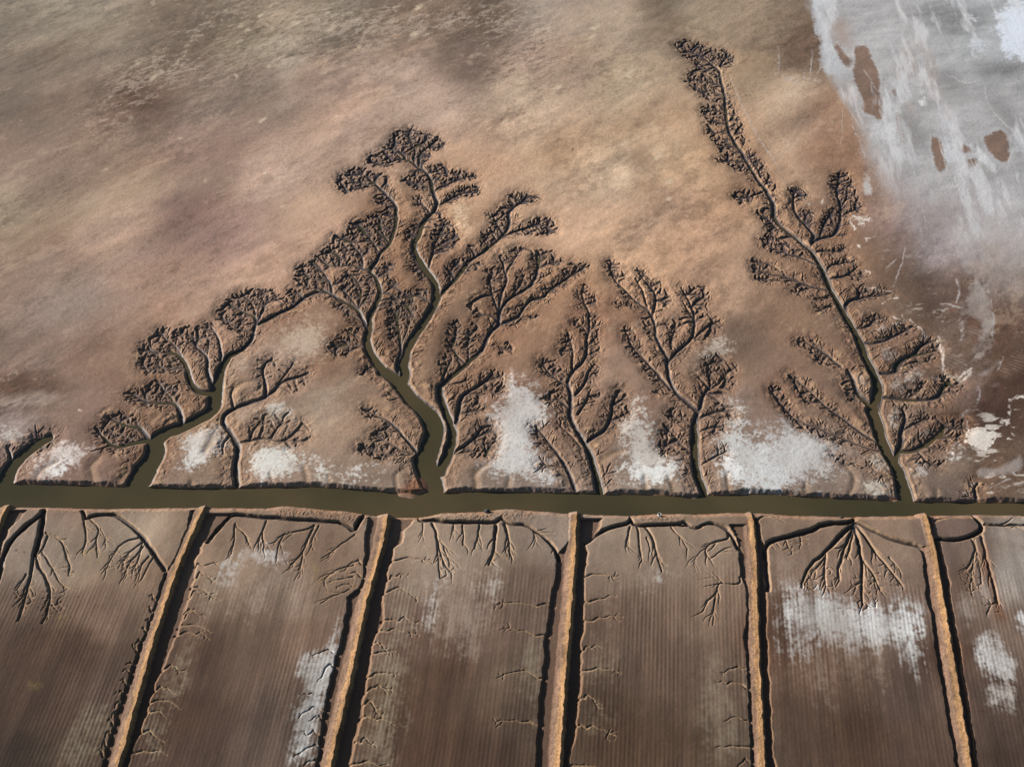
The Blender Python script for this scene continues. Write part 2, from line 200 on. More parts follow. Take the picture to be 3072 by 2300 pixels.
net('tidal_creek', 'longest creek on the right, running slantwise up to a black feathery tip',
 [(0,24,17,[2722,1508,2710,1444,2696,1401]),(0,16,17,[2696,1401,2671,1361,2649,1317,2634,1263,2622,1228]),(0,17,11,[2622,1228,2634,1190,2638,1154,2627,1118,2607,1080]),(0,11,7,[2607,1080,2578,1007,2545,949,2516,906,2487,848]),
  (0,7.5,5.5,[2487,848,2473,808,2447,761,2404,721,2346,678,2324,645]),(0,6,4.5,[2324,645,2324,605,2292,554,2255,507,2225,449]),(0,4.5,3.5,[2225,449,2188,398,2181,340,2174,275,2159,206]),(0,3.5,2,[2159,206,2127,177,2091,155,2047,137]),
  (8,3,1.5,[450,400,470,350,530,310]),(8,3,1.5,[400,370,350,320,250,270]),(8,3,1.5,[455,500,380,430,300,420]),(8,3,1.5,[465,570,350,520,200,500]),(8,3,1.5,[475,640,380,600,260,590]),(8,3,1.5,[490,780,400,760,310,770]),(8,3,1.5,[500,880,420,860,370,850]),(8,3,1.5,[520,960,430,950,350,940]),(8,3,1.5,[590,1070,500,1040,450,1000]),(8,3,1.5,[650,1190,560,1180,430,1180]),(8,3,1.5,[700,1250,620,1230,580,1250]),
  (8,3.5,2,[800,1440,720,1470,640,1490,590,1470]),(8,2.5,1.2,[520,740,550,720]),(8,2.5,1.2,[530,850,570,790]),(8,2.5,1.2,[570,960,600,930]),(8,2.5,1.2,[640,1050,660,1000]),(8,3,1.5,[790,1320,760,1250,700,1180,690,1130]),(8,3,1.5,[830,1370,850,1320]),(8,3,1.5,[880,1430,910,1400]),
  (9,4,2,[440,490,380,420,300,380]),(9,5,2,[780,800,640,740,480,690,380,640,320,600]),(9,5,2,[860,1010,700,970,540,900,380,870,280,830]),(9,3,1.5,[600,930,480,940,330,920]),(9,3,1.5,[800,985,700,990,600,1040]),(9,3,1.5,[460,840,380,790,270,780]),
  (9,3,1.5,[880,1080,830,1070,750,1090]),(9,3,1.5,[900,1150,830,1150,780,1190]),
  (9,5.5,3,[735,620,762,560,700,490,590,370,580,250,580,200]),(9,3,1.5,[680,470,680,400,720,350]),(9,3,1.5,[580,250,640,220,690,230]),
  (9,6,3,[740,615,820,580,920,560,975,450,970,280,930,220,960,120]),(9,3,1.5,[800,570,820,500,870,420,900,350]),(9,3,1.5,[970,330,1020,240,1030,150]),(9,3,1.5,[975,400,1050,350,1130,330]),
  (9,3,1.5,[940,565,1020,550]),(9,3.5,1.5,[770,695,860,690,930,695,1010,665]),(9,3.5,1.5,[845,855,880,800,960,790,1080,770]),(9,4,2,[875,915,1000,900,1070,850,1110,820]),(9,3,1.5,[1040,880,1130,890,1160,890]),
  (9,6,3,[1010,1190,1010,1115,1110,1070,1130,1040,1110,1000]),(9,4,2,[1100,1080,1180,1060,1260,1065,1370,1040]),(9,4,2,[1110,1320,1180,1325,1230,1290,1260,1250,1340,1240]),(9,5,3,[1160,1440,1230,1462,1380,1410,1450,1370,1530,1330]),
  (4,6,4,[1040,45,1130,40,1170,10,1200,-50]),(9,8,3,[1430,1660,1440,1610,1500,1570,1590,1540,1640,1460,1700,1430]),(9,3.5,2,[1580,1545,1680,1520,1780,1500]),(9,3,2,[1480,1640,1560,1600,1700,1600]),
  (4,6,5,[1050,240,1150,250,1300,260,1470,268,1530,210,1545,150,1600,100]),(4,3,1.5,[1270,235,1350,180,1400,120]),
  (4,9,4,[1160,770,1175,680,1200,610,1190,520,1240,430,1215,340]),(4,4,2,[1220,510,1330,450,1400,410]),(4,8,5,[1195,680,1290,690,1400,640,1480,570,1530,530,1545,470]),(4,4,2,[1500,560,1600,520,1680,470]),(4,4,2,[1340,690,1400,770,1500,820]),(4,3,2,[1400,650,1480,660,1560,680]),
  (4,4,2.5,[1045,695,900,660,700,560,440,470,310,420,200,280,130,200]),(4,4.5,2.5,[1010,620,830,510,680,390,560,300,440,190,370,120,280,70]),(4,8,5,[930,295,830,200,795,90,760,20]),(9,5,2.5,[970,1640,880,1560,760,1480,680,1440,620,1440]),(9,3,2,[860,1550,790,1490,740,1430]),
  (4,3,2,[1130,895,1000,870,850,800,720,750,620,720])],
 [(8,[70,220,130,190,200,190,300,220,330,350,280,390,150,330,100,270]),(8,[300,220,420,270,500,270,560,330,550,400,450,420,400,380,330,330]),(8,[260,380,400,400,460,600,470,680,340,680,160,530,180,460,260,450]),(8,[280,750,350,720,480,740,490,900,350,870,290,790]),(8,[330,920,400,930,560,1060,620,1200,470,1130,350,970]),
  (8,[390,1180,470,1170,600,1160,720,1290,620,1280,460,1210]),(8,[540,1470,640,1420,800,1430,780,1470,620,1550]),
  (8,[515,650,560,740,610,850,640,940,660,1040,600,1030,545,900,525,760]),(8,[680,1100,800,1200,920,1400,860,1400,700,1180]),
  (9,[260,370,390,350,430,440,480,520,400,530,340,480]),(9,[310,600,380,540,520,600,620,680,700,720,600,740,370,700]),(9,[230,760,330,770,460,850,560,890,560,950,480,930,320,960,240,880]),(9,[560,900,700,960,830,1010,740,1000,600,1050]),(9,[750,1080,880,1050,870,1100,780,1110]),(9,[770,1170,890,1130,900,1170,790,1210]),
  (9,[540,170,640,170,710,220,600,300,560,260]),(9,[600,400,680,340,760,380,750,430,720,520,660,460]),(9,[890,70,1000,40,1060,100,1140,320,1050,380,990,420,960,260,890,170]),(9,[780,530,820,420,900,330,960,350,940,500,860,540]),
  (9,[930,540,1010,530,1020,560]),(9,[800,680,950,660,1020,660,1000,710]),(9,[880,800,970,750,1090,770,1000,820]),(9,[1000,880,1100,820,1190,900,1080,940]),(9,[1080,1080,1110,1000,1250,1020,1390,1040,1280,1080,1130,1120]),
  (9,[1120,1300,1230,1220,1380,1240,1270,1320]),(9,[1250,1430,1340,1380,1450,1300,1590,1310,1500,1400]),(9,[1560,1560,1650,1430,1750,1410,1810,1500,1750,1590,1550,1640]),
  (4,[1160,250,1300,160,1400,100,1380,200,1260,270]),(4,[1520,60,1640,90,1720,130,1640,230,1500,290,1540,170]),(4,[1300,620,1440,560,1540,450,1720,430,1750,520,1680,600,1480,640]),(4,[1380,720,1470,760,1580,780,1520,840,1430,800]),(4,[1420,640,1560,630,1580,690,1440,690]),(4,[1240,500,1400,390,1500,410,1380,490]),
  (4,[90,170,200,160,300,330,400,440,300,440,200,330]),(4,[330,430,560,490,700,530,850,630,700,640,500,540,350,510]),(4,[260,60,350,80,460,180,540,270,400,300,310,150]),(4,[540,240,700,360,860,520,740,470,560,330]),
  (9,[600,1420,680,1410,700,1500,640,1500]),(9,[720,1420,860,1530,900,1656,760,1600,700,1500]),(4,[700,130,800,200,880,290,760,280]),(4,[620,720,700,760,850,830,700,800])], 'I', 1.0)
net('tidal_notch', 'tiny notch in the far river bank near the right edge of the picture',
 [(0,6,3,[2931,1512,2930,1480,2927,1458,2938,1450])],[])
# ---------------------------------------------------------------- south bank: dykes, moats, ditches, rills
WTOP = np.vstack([F(0,[-400,1440,-80,1446,40,1452,145,1454,283,1459,362,1463,428,1461,565,1467,640,1466,800,1463,945,1461,1050,1468,1130,1474,1184,1479,1235,1482,1290,1474,1336,1480,1416,1475,1500,1476,1600,1479,1728,1480,1790,1482,1819,1486,1870,1483,1953,1485,2065,1491,2101,1486,2138,1487,2300,1482,2380,1489,2453,1493,2600,1499,2681,1503,2754,1507,2924,1508,3072,1509,3460,1514])])
WBOT = np.vstack([F(0,[-400,1516,0,1521,159,1523,326,1527,450,1524,580,1523,700,1524,800,1525,847,1518,974,1529,1060,1536,1112,1547,1162,1552,1249,1552,1282,1549,1325,1540,1452,1534,1520,1527,1600,1532,1703,1541,1800,1545,1880,1548,1971,1541,2080,1543,2188,1538,2300,1541,2417,1548,2598,1550,2757,1546,2850,1547,2924,1545,3072,1547,3460,1548])])
DYKE = [
 dict(label='dyke cut off by the left edge, short sunlit bank below the river', c=F(0,[22,1524,0,1575,-60,1720,-230,2100,-340,2420]), w=1.0, h=1.3, lf=3.6,
      l=F(0,[-20,1524,-60,1640,-260,2100,-380,2420]), r=F(10,[170,60,60,180,20,300,0,440,-60,620,-480,1656,-600,1900])),
 dict(label='leftmost full dyke, tan bank leaning right beside the triangular plot', c=F(10,[1268,62,1105,430,950,900,742,1656,650,2000]), w=1.0, h=1.5, lf=4.6,
      l=F(10,[1180,60,1150,200,1060,395,1010,470,985,560,930,740,860,920,780,1150,700,1400,620,1656,520,2000]), r=F(10,[1450,80,1380,180,1280,260,1220,370,1215,500,1170,620,1130,760,1090,870,1030,1010,960,1200,880,1430,800,1656,700,1990])),
 dict(label='second full dyke from the left, ragged on its left side near the river', c=F(11,[342,100,305,300,205,650,112,1100,22,1500,-12,1656,-90,2000]), w=1.0, h=1.7, lf=4.6,
      l=F(11,[215,90,195,200,200,330,170,530,80,600,80,700,50,830,5,1000,-60,1300,-120,1656,-200,1990]), r=F(11,[520,105,445,190,430,260,372,300,380,370,350,450,330,560,310,760,240,900,240,1000,210,1180,180,1350,110,1656,50,1980])),
 dict(label='middle dyke, bright straight tan ridge with the widest black shadow', c=F(11,[1512,98,1506,300,1482,650,1452,1000,1415,1500,1404,1656,1380,2000]), w=1.0, h=1.8, lf=4.4,
      l=F(11,[1470,240,1440,280,1385,330,1375,480,1345,650,1312,850,1300,1050,1272,1300,1262,1656,1240,1990]), r=F(11,[1690,110,1645,210,1560,255,1590,320,1580,380,1555,480,1575,580,1565,700,1560,800,1540,920,1545,1000,1560,1100,1530,1250,1520,1400,1490,1550,1470,1656,1440,1990])),
 dict(label='fourth full dyke, narrow brown ridge with a row of dark dots', c=F(12,[520,105,545,350,550,600,562,1000,590,1500,598,1656,620,2000]), w=1.0, h=1.3, lf=4.2,
      l=F(12,[375,150,430,250,440,400,460,480,478,560,490,680,470,850,490,1100,500,1400,510,1656,520,1990]), r=F(12,[565,110,575,240,600,262,612,350,606,500,618,650,622,800,632,1100,648,1400,668,1656,690,1990])),
 dict(label='rightmost dyke, slanting down to the right with brown left flank', c=F(12,[1600,105,1640,250,1668,400,1745,850,1800,1200,1878,1656,1950,2000]), w=1.0, h=1.6, lf=4.6,
      l=F(12,[1560,285,1585,450,1590,600,1632,700,1640,830,1680,1100,1740,1400,1790,1656,1850,1990]), r=F(12,[1640,100,1645,230,1690,262,1730,430,1760,600,1785,750,1810,900,1860,1200,1920,1656,1990,1990])),
]
DITCH = [ # (sheet, w0, w1, depth, pts) water ditches and main rills of the plots
 (10,7,8,1.5,[-40,560,0,430,30,300,130,180,230,110,268,70]),(10,9,7,1.5,[268,60,265,150,240,260,210,340]),(10,6,3,.8,[210,340,190,480,150,640,110,750]),(10,5,2.5,.8,[225,340,235,410,300,500,320,590,290,700,265,760]),(10,3,1.5,.5,[255,320,340,440,370,510,420,540]),
 (10,3.5,1.5,.6,[280,200,380,240,410,340,440,420,430,450]),(10,3,2,.5,[300,220,270,290,230,340]),(10,3,1.5,.5,[160,460,100,560]),
 (10,6,4,1.2,[510,60,530,110]),(10,3,1.5,.5,[515,90,520,130,540,200,515,320]),(10,3,1.5,.5,[550,110,620,180,590,260,610,350]),(10,2,1.2,.3,[620,180,660,220,655,280]),
 (10,7,7,1.1,[530,110,620,85,720,80,850,190,960,320,1025,430]),(10,3,1.5,.45,[870,225,740,270,700,350,665,430]),(10,3,1.5,.45,[880,255,800,320,770,400]),(10,3,1.5,.45,[890,280,860,330,800,400,780,470]),(10,3,1.5,.45,[930,345,880,400,870,470]),(10,2.5,1.2,.4,[960,350,910,430,900,470]),(10,3,1.5,.4,[880,260,870,370,830,430]),
 (10,7,6,1.2,[1290,250,1380,150,1450,85,1560,95,1700,110,1900,125,2100,140]),(10,6,8,1.5,[2100,140,2160,160,2200,190,2215,150,2270,60]),(10,3,1.5,.5,[1465,150,1450,200,1455,270,1445,330]),(10,3,1.5,.5,[1470,165,1530,220,1545,280]),(10,3,1.5,.5,[1650,120,1620,200,1600,280]),(10,3,1.5,.5,[1625,200,1640,280]),
 (10,3,1.5,.5,[1950,160,1900,190,1800,205,1750,210,1700,260]),(10,3.5,1.5,.5,[1945,170,1900,270,1880,340,1810,390,1800,420]),(10,2.5,1.5,.4,[1885,330,1860,430]),(10,2.5,1.2,.4,[1770,205,1720,290,1715,350]),(10,2.5,1.2,.35,[1980,160,1930,260,1950,310]),
 (10,2.5,1.2,.35,[2207,215,2100,290,2000,360]),(10,2.5,1.2,.35,[2200,400,2100,420,2010,490,2020,530]),(10,2.5,1.2,.35,[2190,470,2120,480,2050,500]),(10,2.5,1.2,.35,[2170,550,2080,590,2000,640]),
 (11,7,5,1.3,[520,95,530,125,600,120,700,135,900,130,1000,140,1040,110]),(11,5,7,1.0,[1040,110,1100,150,1200,150,1300,215,1380,300,1400,360]),(11,4,2,.7,[620,140,650,220,660,300,690,400,740,440]),(11,3,1.5,.5,[650,230,650,330,660,490]),(11,2.5,1.2,.4,[690,300,720,370,720,440]),(11,2.5,1.2,.4,[665,250,710,300]),
 (11,3,1.5,.4,[750,140,755,190]),(11,3,1.5,.5,[808,145,812,210,810,280]),(11,3.5,1.5,.5,[910,145,895,240,885,300]),(11,6,3,.9,[1010,145,1000,250,990,330,970,400]),(11,3,1.5,.5,[995,310,1030,330]),(11,4.5,2,.7,[1060,145,1085,230,1090,300,1115,370]),(11,3,1.5,.5,[1085,250,1070,320]),(11,2.5,1.2,.4,[1240,165,1255,250]),(11,2,1,.3,[560,140,555,220]),
 (11,7,6,1.2,[1565,260,1620,225,1700,180,1800,150,1850,120]),(11,5,4,1.4,[1845,70,1850,130,1900,155,2010,145,2207,150]),(12,5,6,1.0,[0,145,60,145,100,125,170,180,240,135,350,165,400,220,430,300]),
 (11,3.5,2,.5,[1840,160,1825,290]),(11,4,2,.5,[1885,155,1905,230,1915,380]),(11,5,2,.7,[1940,165,2000,250,2010,350,2040,440]),(11,2.5,1.2,.4,[1950,230,1970,310]),(11,2.5,1.5,.4,[2100,165,2160,240,2195,300]),
 (12,4,2,.6,[370,190,380,240,280,260,220,295,235,340,265,360]),(12,2.5,1.5,.3,[265,360,330,310,390,290]),(12,2.5,1.5,.2,[220,300,170,340,160,400]),
 (12,3,2,.5,[450,470,450,515,360,522,310,505,290,600]),(12,3,1.5,.4,[295,580,240,630,210,690]),(12,3,1.5,.4,[290,600,275,690,275,770]),(12,2,1,.3,[310,505,280,485]),
 (12,8,6,1.5,[1160,95,1150,130,960,150,800,210,650,245,600,285,608,400,616,560]),(12,6,6,1.3,[1160,130,1280,195,1400,245,1500,272,1560,282,1590,340]),
 (12,8,2.5,1.2,[1155,140,1050,250,970,320,900,390,840,480,830,540]),(12,4,1.5,.5,[980,310,960,380,880,470,850,520]),(12,6,3,.9,[1155,160,1100,280,1075,380,1050,440,1060,500]),(12,5,3,.8,[1158,180,1125,290,1110,360]),(12,6,3.5,1.0,[1158,160,1185,300,1200,400,1210,520,1200,640]),(12,6,3,.9,[1165,150,1280,320,1380,430,1450,530]),(12,4,2,.7,[1205,370,1290,480,1320,560]),(12,4,2,.7,[980,330,965,430,975,540]),(12,3,1.5,.5,[1370,350,1430,420]),(12,3,1.5,.5,[1210,500,1170,540]),
 (12,7,6,1.4,[1890,75,1920,120,1960,180,1880,225,1750,245,1660,235]),(12,4,3,.8,[1960,150,2080,150,2240,155]),(12,4,2,.6,[1890,235,1915,300,1880,380,1850,430]),(12,3,1.5,.4,[1905,240,1930,400,1950,520]),(12,5,5,.6,[1940,200,1955,260,1990,420,2030,560,2050,640]),(12,3,1.5,.4,[1900,350,1880,450,1890,520]),
 (12,4,3,.5,[540,130,570,100,700,95]),(12,3,3,.6,[1630,230,1630,120,1720,100,1880,105]),
]
RILL = [ # leafy rill patches on the plots
 (10,[100,560,200,400,235,600,180,680,110,760]),(10,[250,560,320,560,410,560,410,650,330,720,260,760]),(10,[380,380,460,400,470,470,400,480]),(10,[680,300,850,300,870,480,680,440]),
 (10,[1790,380,1880,330,1870,440,1800,430]),(11,[650,320,700,290,750,430,660,480]),(11,[960,330,1020,320,1010,400]),(11,[1060,300,1110,300,1120,380]),
 (12,[830,500,900,380,1020,400,1050,450,1040,560,960,600,860,560]),(12,[1140,500,1200,420,1280,480,1330,630,1220,715,1150,660]),(12,[1290,380,1400,380,1480,580,1350,540,1280,450]),(12,[620,260,760,240,900,200,860,300,700,340,640,300]),
 (12,[1760,450,1880,360,1960,560,1880,600]),(12,[1930,600,2050,620,2090,720,1960,720])]
# ---------------------------------------------------------------- relief
WX = GX+0.6*fbm(GX, GY, 5.5, 3, 11)+0.10*fbm(GX, GY, 1.3, 2, 12)
WY = GY+0.6*fbm(GX, GY, 5.5, 3, 13)+0.10*fbm(GX, GY, 1.3, 2, 14)
log('warp')
BIG = np.float32(50.0)
Zc = np.full(GX.shape, BIG, np.float32)      # cut surface, measured from the flat
Fc = np.full(GX.shape, BIG, np.float32)      # the fine fans only
Vc = np.full(GX.shape, BIG, np.float32)      # wide gentle side slopes
own = np.zeros(GX.shape, np.int16)
def carve_seg(a, b, k, oid, gentle, fine=False):
    """a, b = (X, Y, floor half width, depth)"""
    R = max(a[2]+a[3]/k, b[2]+b[3]/k)+1.2
    if gentle: R = max(R, 8.5)
    x0, x1 = min(a[0], b[0])-R, max(a[0], b[0])+R; y0, y1 = min(a[1], b[1])-R, max(a[1], b[1])+R
    pa = to_px(np.array([x0, x0, x1, x1]), np.array([y0, y1, y0, y1]))
    w = win(pa[0].min(), pa[0].max(), pa[1].min(), pa[1].max())
    if w[0].stop <= w[0].start or w[1].stop <= w[1].start: return
    d, t = segdist(a[0], a[1], b[0], b[1], WX[w], WY[w])
    hw = a[2]+(b[2]-a[2])*t; dp = a[3]+(b[3]-a[3])*t
    e = np.maximum(0, d-hw)
    z = -dp+k*e
    cur = Zc[w]; m = z < cur
    cur[m] = z[m]
    if fine: np.minimum(Fc[w], z, out=Fc[w])
    if oid: o = own[w]; o[m & (z < -0.10)] = oid
    if gentle:
        v = -.34-.36*np.minimum(dp, 1.6)+.13*e; np.minimum(Vc[w], v, out=Vc[w])
def stem_nodes(st, kdepth=2.0, dmax=2.5, depth=None):
    if depth is None: zz, w0, w1, pts = st
    else: zz, w0, w1, depth, pts = st
    p = smooth_line(F(zz, pts))
    d = np.r_[0, np.cumsum(np.hypot(*np.diff(p, axis=0).T))]
    w = (w0+(w1-w0)*d/d[-1])*mpp(p[:, 1])
    if depth is None: dp = np.where(w > 1.15, dmax, np.minimum(1.45, 1.75*w+.15)+np.clip((w-.85)/.3, 0, 1)*(dmax-1.45))
    else: dp = depth*(.35+.65*w/(w[0] if w0 >= w1 else w[-1]))
    X, Y = ground(p[:, 0], p[:, 1])
    P = resample(np.stack([X, Y, w, dp], 1), 1.0)
    P[:, 2] = np.maximum(.07, P[:, 2]-np.where(P[:, 3] > 1.6, .42*P[:, 3]/1.35, .4*P[:, 3]/1.8))
    return P
def grow(seeds, poly, sp, thin=0, outer=0., base=None, push=.75):
    x0, y0 = poly.min(0); x1, y1 = poly.max(0)
    ax, ay = np.meshgrid(np.arange(x0, x1, sp), np.arange(y0, y1, sp*.9)); ax = ax+(np.arange(ax.shape[0]) % 2)[:, None]*sp/2
    A = np.stack([ax.ravel(), ay.ravel()], 1)+rng.uniform(-.42, .42, (ax.size, 2))*sp
    A = A[inside(poly, A[:, 0], A[:, 1])]
    if outer and base is not None and len(A):
        dA = np.sqrt(((A[:, None]-base[None])**2).sum(-1)).min(1); A = A[dA > outer*np.percentile(dA, 92)*rng.uniform(.6, 1.3, len(A))]
    if len(A) == 0: return None
    c = poly.mean(0); R = np.hypot(*(poly-c).T).max()+7
    S = seeds[np.hypot(*(seeds[:, :2]-c).T) < R]
    if thin and len(S) > 3:
        ins = inside(poly, S[:, 0], S[:, 1]); pick = []; order = np.r_[np.nonzero(ins)[0], np.nonzero(~ins)[0]]
        for q in order:
            if all(np.hypot(*(S[q]-S[r])[:2]) > (thin*(.7+.6*rng.random())) for r in pick): pick.append(q)
        S = S[pick]
    if len(S) == 0: S = seeds[[np.argmin(np.hypot(*(seeds[:, :2]-c).T))]]
    if S.shape[1] > 2: SDv = S[:, 2:4].copy(); S = S[:, :2]
    else: SDv = np.zeros((len(S), 2))
    N = [tuple(s) for s in S]; par = [-1]*len(N); ns = len(N)
    D = .5*sp; kill = .62*sp
    DV = SDv; P = np.array(N); dd = np.hypot(A[:, None, 0]-P[None, :, 0], A[:, None, 1]-P[None, :, 1])
    near = dd.argmin(1); dist = dd.min(1); stale = np.zeros(len(A), int)
    keep = dist > kill; A, near, dist, stale = A[keep], near[keep], dist[keep], stale[keep]
    for it in range(160):
        if len(A) == 0 or len(N) > 6000: break
        P = np.array(N)
        v = A-P[near]; v /= np.hypot(*v.T)[:, None]+1e-9
        un, inv = np.unique(near, return_inverse=True)
        s = np.zeros((len(un), 2)); np.add.at(s, inv, v)
        s += rng.normal(0, .10, s.shape)+push*DV[un]; s /= np.hypot(*s.T)[:, None]+1e-9
        Q2 = P[un]+s*D; base = len(N); DV = np.vstack([DV, s])
        N += [tuple(q) for q in Q2]; par += [int(i) for i in un]
        dd = np.hypot(A[:, None, 0]-Q2[None, :, 0], A[:, None, 1]-Q2[None, :, 1])
        j = dd.argmin(1); dm = dd.min(1); better = dm < dist-1e-4
        near = np.where(better, base+j, near); dist = np.where(better, dm, dist)
        stale = np.where(better, 0, stale+1)
        keep = (dist > kill) & (stale < 3); A, near, dist, stale = A[keep], near[keep], dist[keep], stale[keep]
    P = np.array(N); pr = np.array(par); idx = np.arange(ns, len(N))
    for _ in range(3):                                   # even out the kinks
        ch = np.zeros_like(P); nc = np.zeros(len(P)); np.add.at(ch, pr[idx], P[idx]); np.add.at(nc, pr[idx], 1)
        m = (np.arange(len(P)) >= ns) & (nc > 0); P2 = P.copy(); P2[m] = .5*P[m]+.25*P[pr[m]]+.25*ch[m]/nc[m][:, None]; P = P2
    cnt = np.ones(len(N))
    for i in range(len(N)-1, ns-1, -1): cnt[par[i]] += cnt[i]
    return P, par, cnt, ns, DV
lobemask = np.zeros(CPX.shape, np.float32)
def fan(P, par, cnt, ns, DV, oid, s=1.0, dmul=1.0):
    n = 0
    hw = s*(.035+.034*cnt**.5); dp = dmul*np.minimum(1.9, .27+.21*cnt**.5)
    for i in range(ns, len(P)):
        p = par[i]
        a = (P[i, 0], P[i, 1], hw[i], dp[i])
        b = (P[p, 0], P[p, 1], hw[i], dp[i]) if p < ns else (P[p, 0], P[p, 1], hw[p], dp[p])
        carve_seg(a, b, 1.5 if s <= 1 else 1.15, oid, oid > 0 and s > 1.1 and i % 2 == 0, oid > 0); n += 1
    return n
# river and its banks: cut with different slopes on the two sides
riv_t = np.stack(ground(WTOP[:, 0], WTOP[:, 1], WATER), 1); riv_b = np.stack(ground(WBOT[:, 0], WBOT[:, 1], WATER), 1)
jit = fbm(GX, GY, 6.0, 4, 21)*1.5+fbm(GX, GY, 1.4, 2, 22)*.35
dt = GY-np.interp(GX, riv_t[:, 0], riv_t[:, 1]).astype(np.float32)
db = np.interp(GX, riv_b[:, 0], riv_b[:, 1]).astype(np.float32)-GY
near_t = np.where(dt > 0, WATER+1.15*np.maximum(0, dt-jit*.6), WATER-.5)
near_b = WATER+.75*np.maximum(0, db-jit*.5)
rz = np.where(db > 0, np.where(db > 0, near_b, BIG), near_t)
mid = (dt <= 0) & (db <= 0)
rz = np.where(mid, -2.6, rz).astype(np.float32)
Riv = rz
log('river')
nseg = 0
for ni, nt in enumerate(NET):
    oid = ni+1; seeds = []
    for st in nt['stems']:
        P = stem_nodes(st)
        for a, b in zip(P[:-1], P[1:]): carve_seg(a, b, 1.4 if a[3] > 1.6 else 1.8, oid, a[3] > .55)
        tg = np.gradient(P[:, :2], axis=0); tg /= np.hypot(*tg.T)[:, None]+1e-9; seeds.append(np.hstack([P[1:, :2], tg[1:]]))
    seeds = np.vstack(seeds)
    for zz, pts in nt['lobes']:
        pf = F(zz, pts); pf = pf.mean(0)+(pf-pf.mean(0))*1.09; m = inside(pf, CPX, CPY); lobemask = np.maximum(lobemask, m*(.55 if nt['sp'] > 1.5 else 1))
        poly = np.stack(ground(pf[:, 0], pf[:, 1]), 1)
        sc_ = nt['sp']*(mpp(pf[:, 1].mean())/.135)**.6; soft_ = nt['sp'] > 1.5; sd = seeds
        base_ = seeds[np.argsort(np.hypot(*(seeds[:, :2]-poly.mean(0)).T))[:400], :2]; ins_ = inside(poly, base_[:, 0], base_[:, 1]); base_ = base_[~ins_] if (~ins_).sum() > 3 else base_
        g = grow(seeds, poly, 4.2*sc_, thin=7*nt['sp'])
        if g is not None:
            nseg += fan(*g, oid, s=2.4, dmul=.6 if soft_ else 1.35); sd = np.vstack([np.hstack([g[0], g[4]]), seeds])
        if not soft_:
            g = grow(sd, poly, 2.1*sc_, thin=3.4*nt['sp'])
            if g is not None:
                nseg += fan(*g, oid, s=1.4, dmul=1.05); sd = np.vstack([np.hstack([g[0], g[4]]), seeds])
        g = grow(sd, poly, 1.02*sc_, thin=1.6*nt['sp'], outer=.40, base=base_, push=.9)
        if g is not None: nseg += fan(*g, oid, s=2.0 if soft_ else 1.0, dmul=.5 if soft_ else 1.0)
    log(nt['label'][:40], nseg)
    # short side rills all along the thinner arms
    for st in nt['stems']:
        P = stem_nodes(st); L = len(P)
        if L < 5 or nt['sp'] > 1.5 or nt['mark'] == 'skip': continue
        i = 2
        while i < L-1:
            wpx_ = P[i, 2]+.3*P[i, 3]
            if P[i, 2] < 1.0:
                t = P[min(i+1, L-1), :2]-P[i-1, :2]; t = t/(np.hypot(*t)+1e-9)
                side = rng.choice([-1, 1]); an = side*rng.uniform(.7, 1.25); ca, sa = math.cos(an), math.sin(an)
                dv = np.array([t[0]*ca-t[1]*sa, t[0]*sa+t[1]*ca]); ln = rng.uniform(1.5, 5.2)*(.7+.45*P[i, 3]); p0 = P[i, :2]; d0 = rng.uniform(.3, .75)
                k1 = p0+dv*ln*.5+rng.normal(0, .2, 2); k2 = p0+dv*ln+rng.normal(0, .35, 2)
                for a_, b_, da, db_ in ((p0, k1, d0+.2, d0), (k1, k2, d0, d0*.6)): carve_seg((*a_, .06, da*.9), (*b_, .03, db_*.8), 1.6, oid, False, True)
                for sgn in (-1, 1):
                    if rng.random() < .75:
                        c2, s2 = math.cos(sgn*.8), math.sin(sgn*.8); dv2 = np.array([dv[0]*c2-dv[1]*s2, dv[0]*s2+dv[1]*c2])
                        carve_seg((*k1, .06, d0*.8), (*(k1+dv2*ln*.45), .04, d0*.5), 1.8, oid, False, True)
            i += int(rng.integers(1, 4))
for st in DITCH:
    P = stem_nodes(st, depth=True); fine = st[3] < .7
    P[:, 3] = np.minimum(1.6, P[:, 3]*1.1); P[:, 2] *= .6
    for a, b in zip(P[:-1], P[1:]): carve_seg(a, b, 1.8, 0, False)
for st in DITCH:                                       # forks near the ends of the thin rills
    if st[3] > 1.0 or st[1] > 6.5: continue
    P = stem_nodes(st, depth=True); L = len(P)
    for k in range(2+L//4):
        i = int(L*rng.uniform(.3, .97)); i = min(max(i, 1), L-1); t = P[i, :2]-P[i-1, :2]; t /= np.hypot(*t)+1e-9
        an = rng.choice([-1, 1])*rng.uniform(.25, .6); q = P[i, :2].copy(); dd0 = min(.6, P[i, 3]*.9); ln = rng.uniform(3, 8)*(1.1-i/L*.5); n = 6
        for j in range(n):
            c_, s_ = math.cos(an), math.sin(an); dv = np.array([t[0]*c_-t[1]*s_, t[0]*s_+t[1]*c_]); q2 = q+dv*ln/n; an += rng.normal(-np.sign(an)*.05, .16)
            carve_seg((*q, .07*(1-j/n)+.03, dd0*(1-j/n*.7)), (*q2, .07*(1-(j+1)/n)+.03, dd0*(1-(j+1)/n*.7)), 1.5, 0, False); q = q2
ditch_nodes = []
for st in DITCH:
    P = stem_nodes(st, depth=True); tg = np.gradient(P[:, :2], axis=0); tg /= np.hypot(*tg.T)[:, None]+1e-9; ditch_nodes.append(np.hstack([P[:, :2], tg]))
ditch_nodes = np.vstack(ditch_nodes)
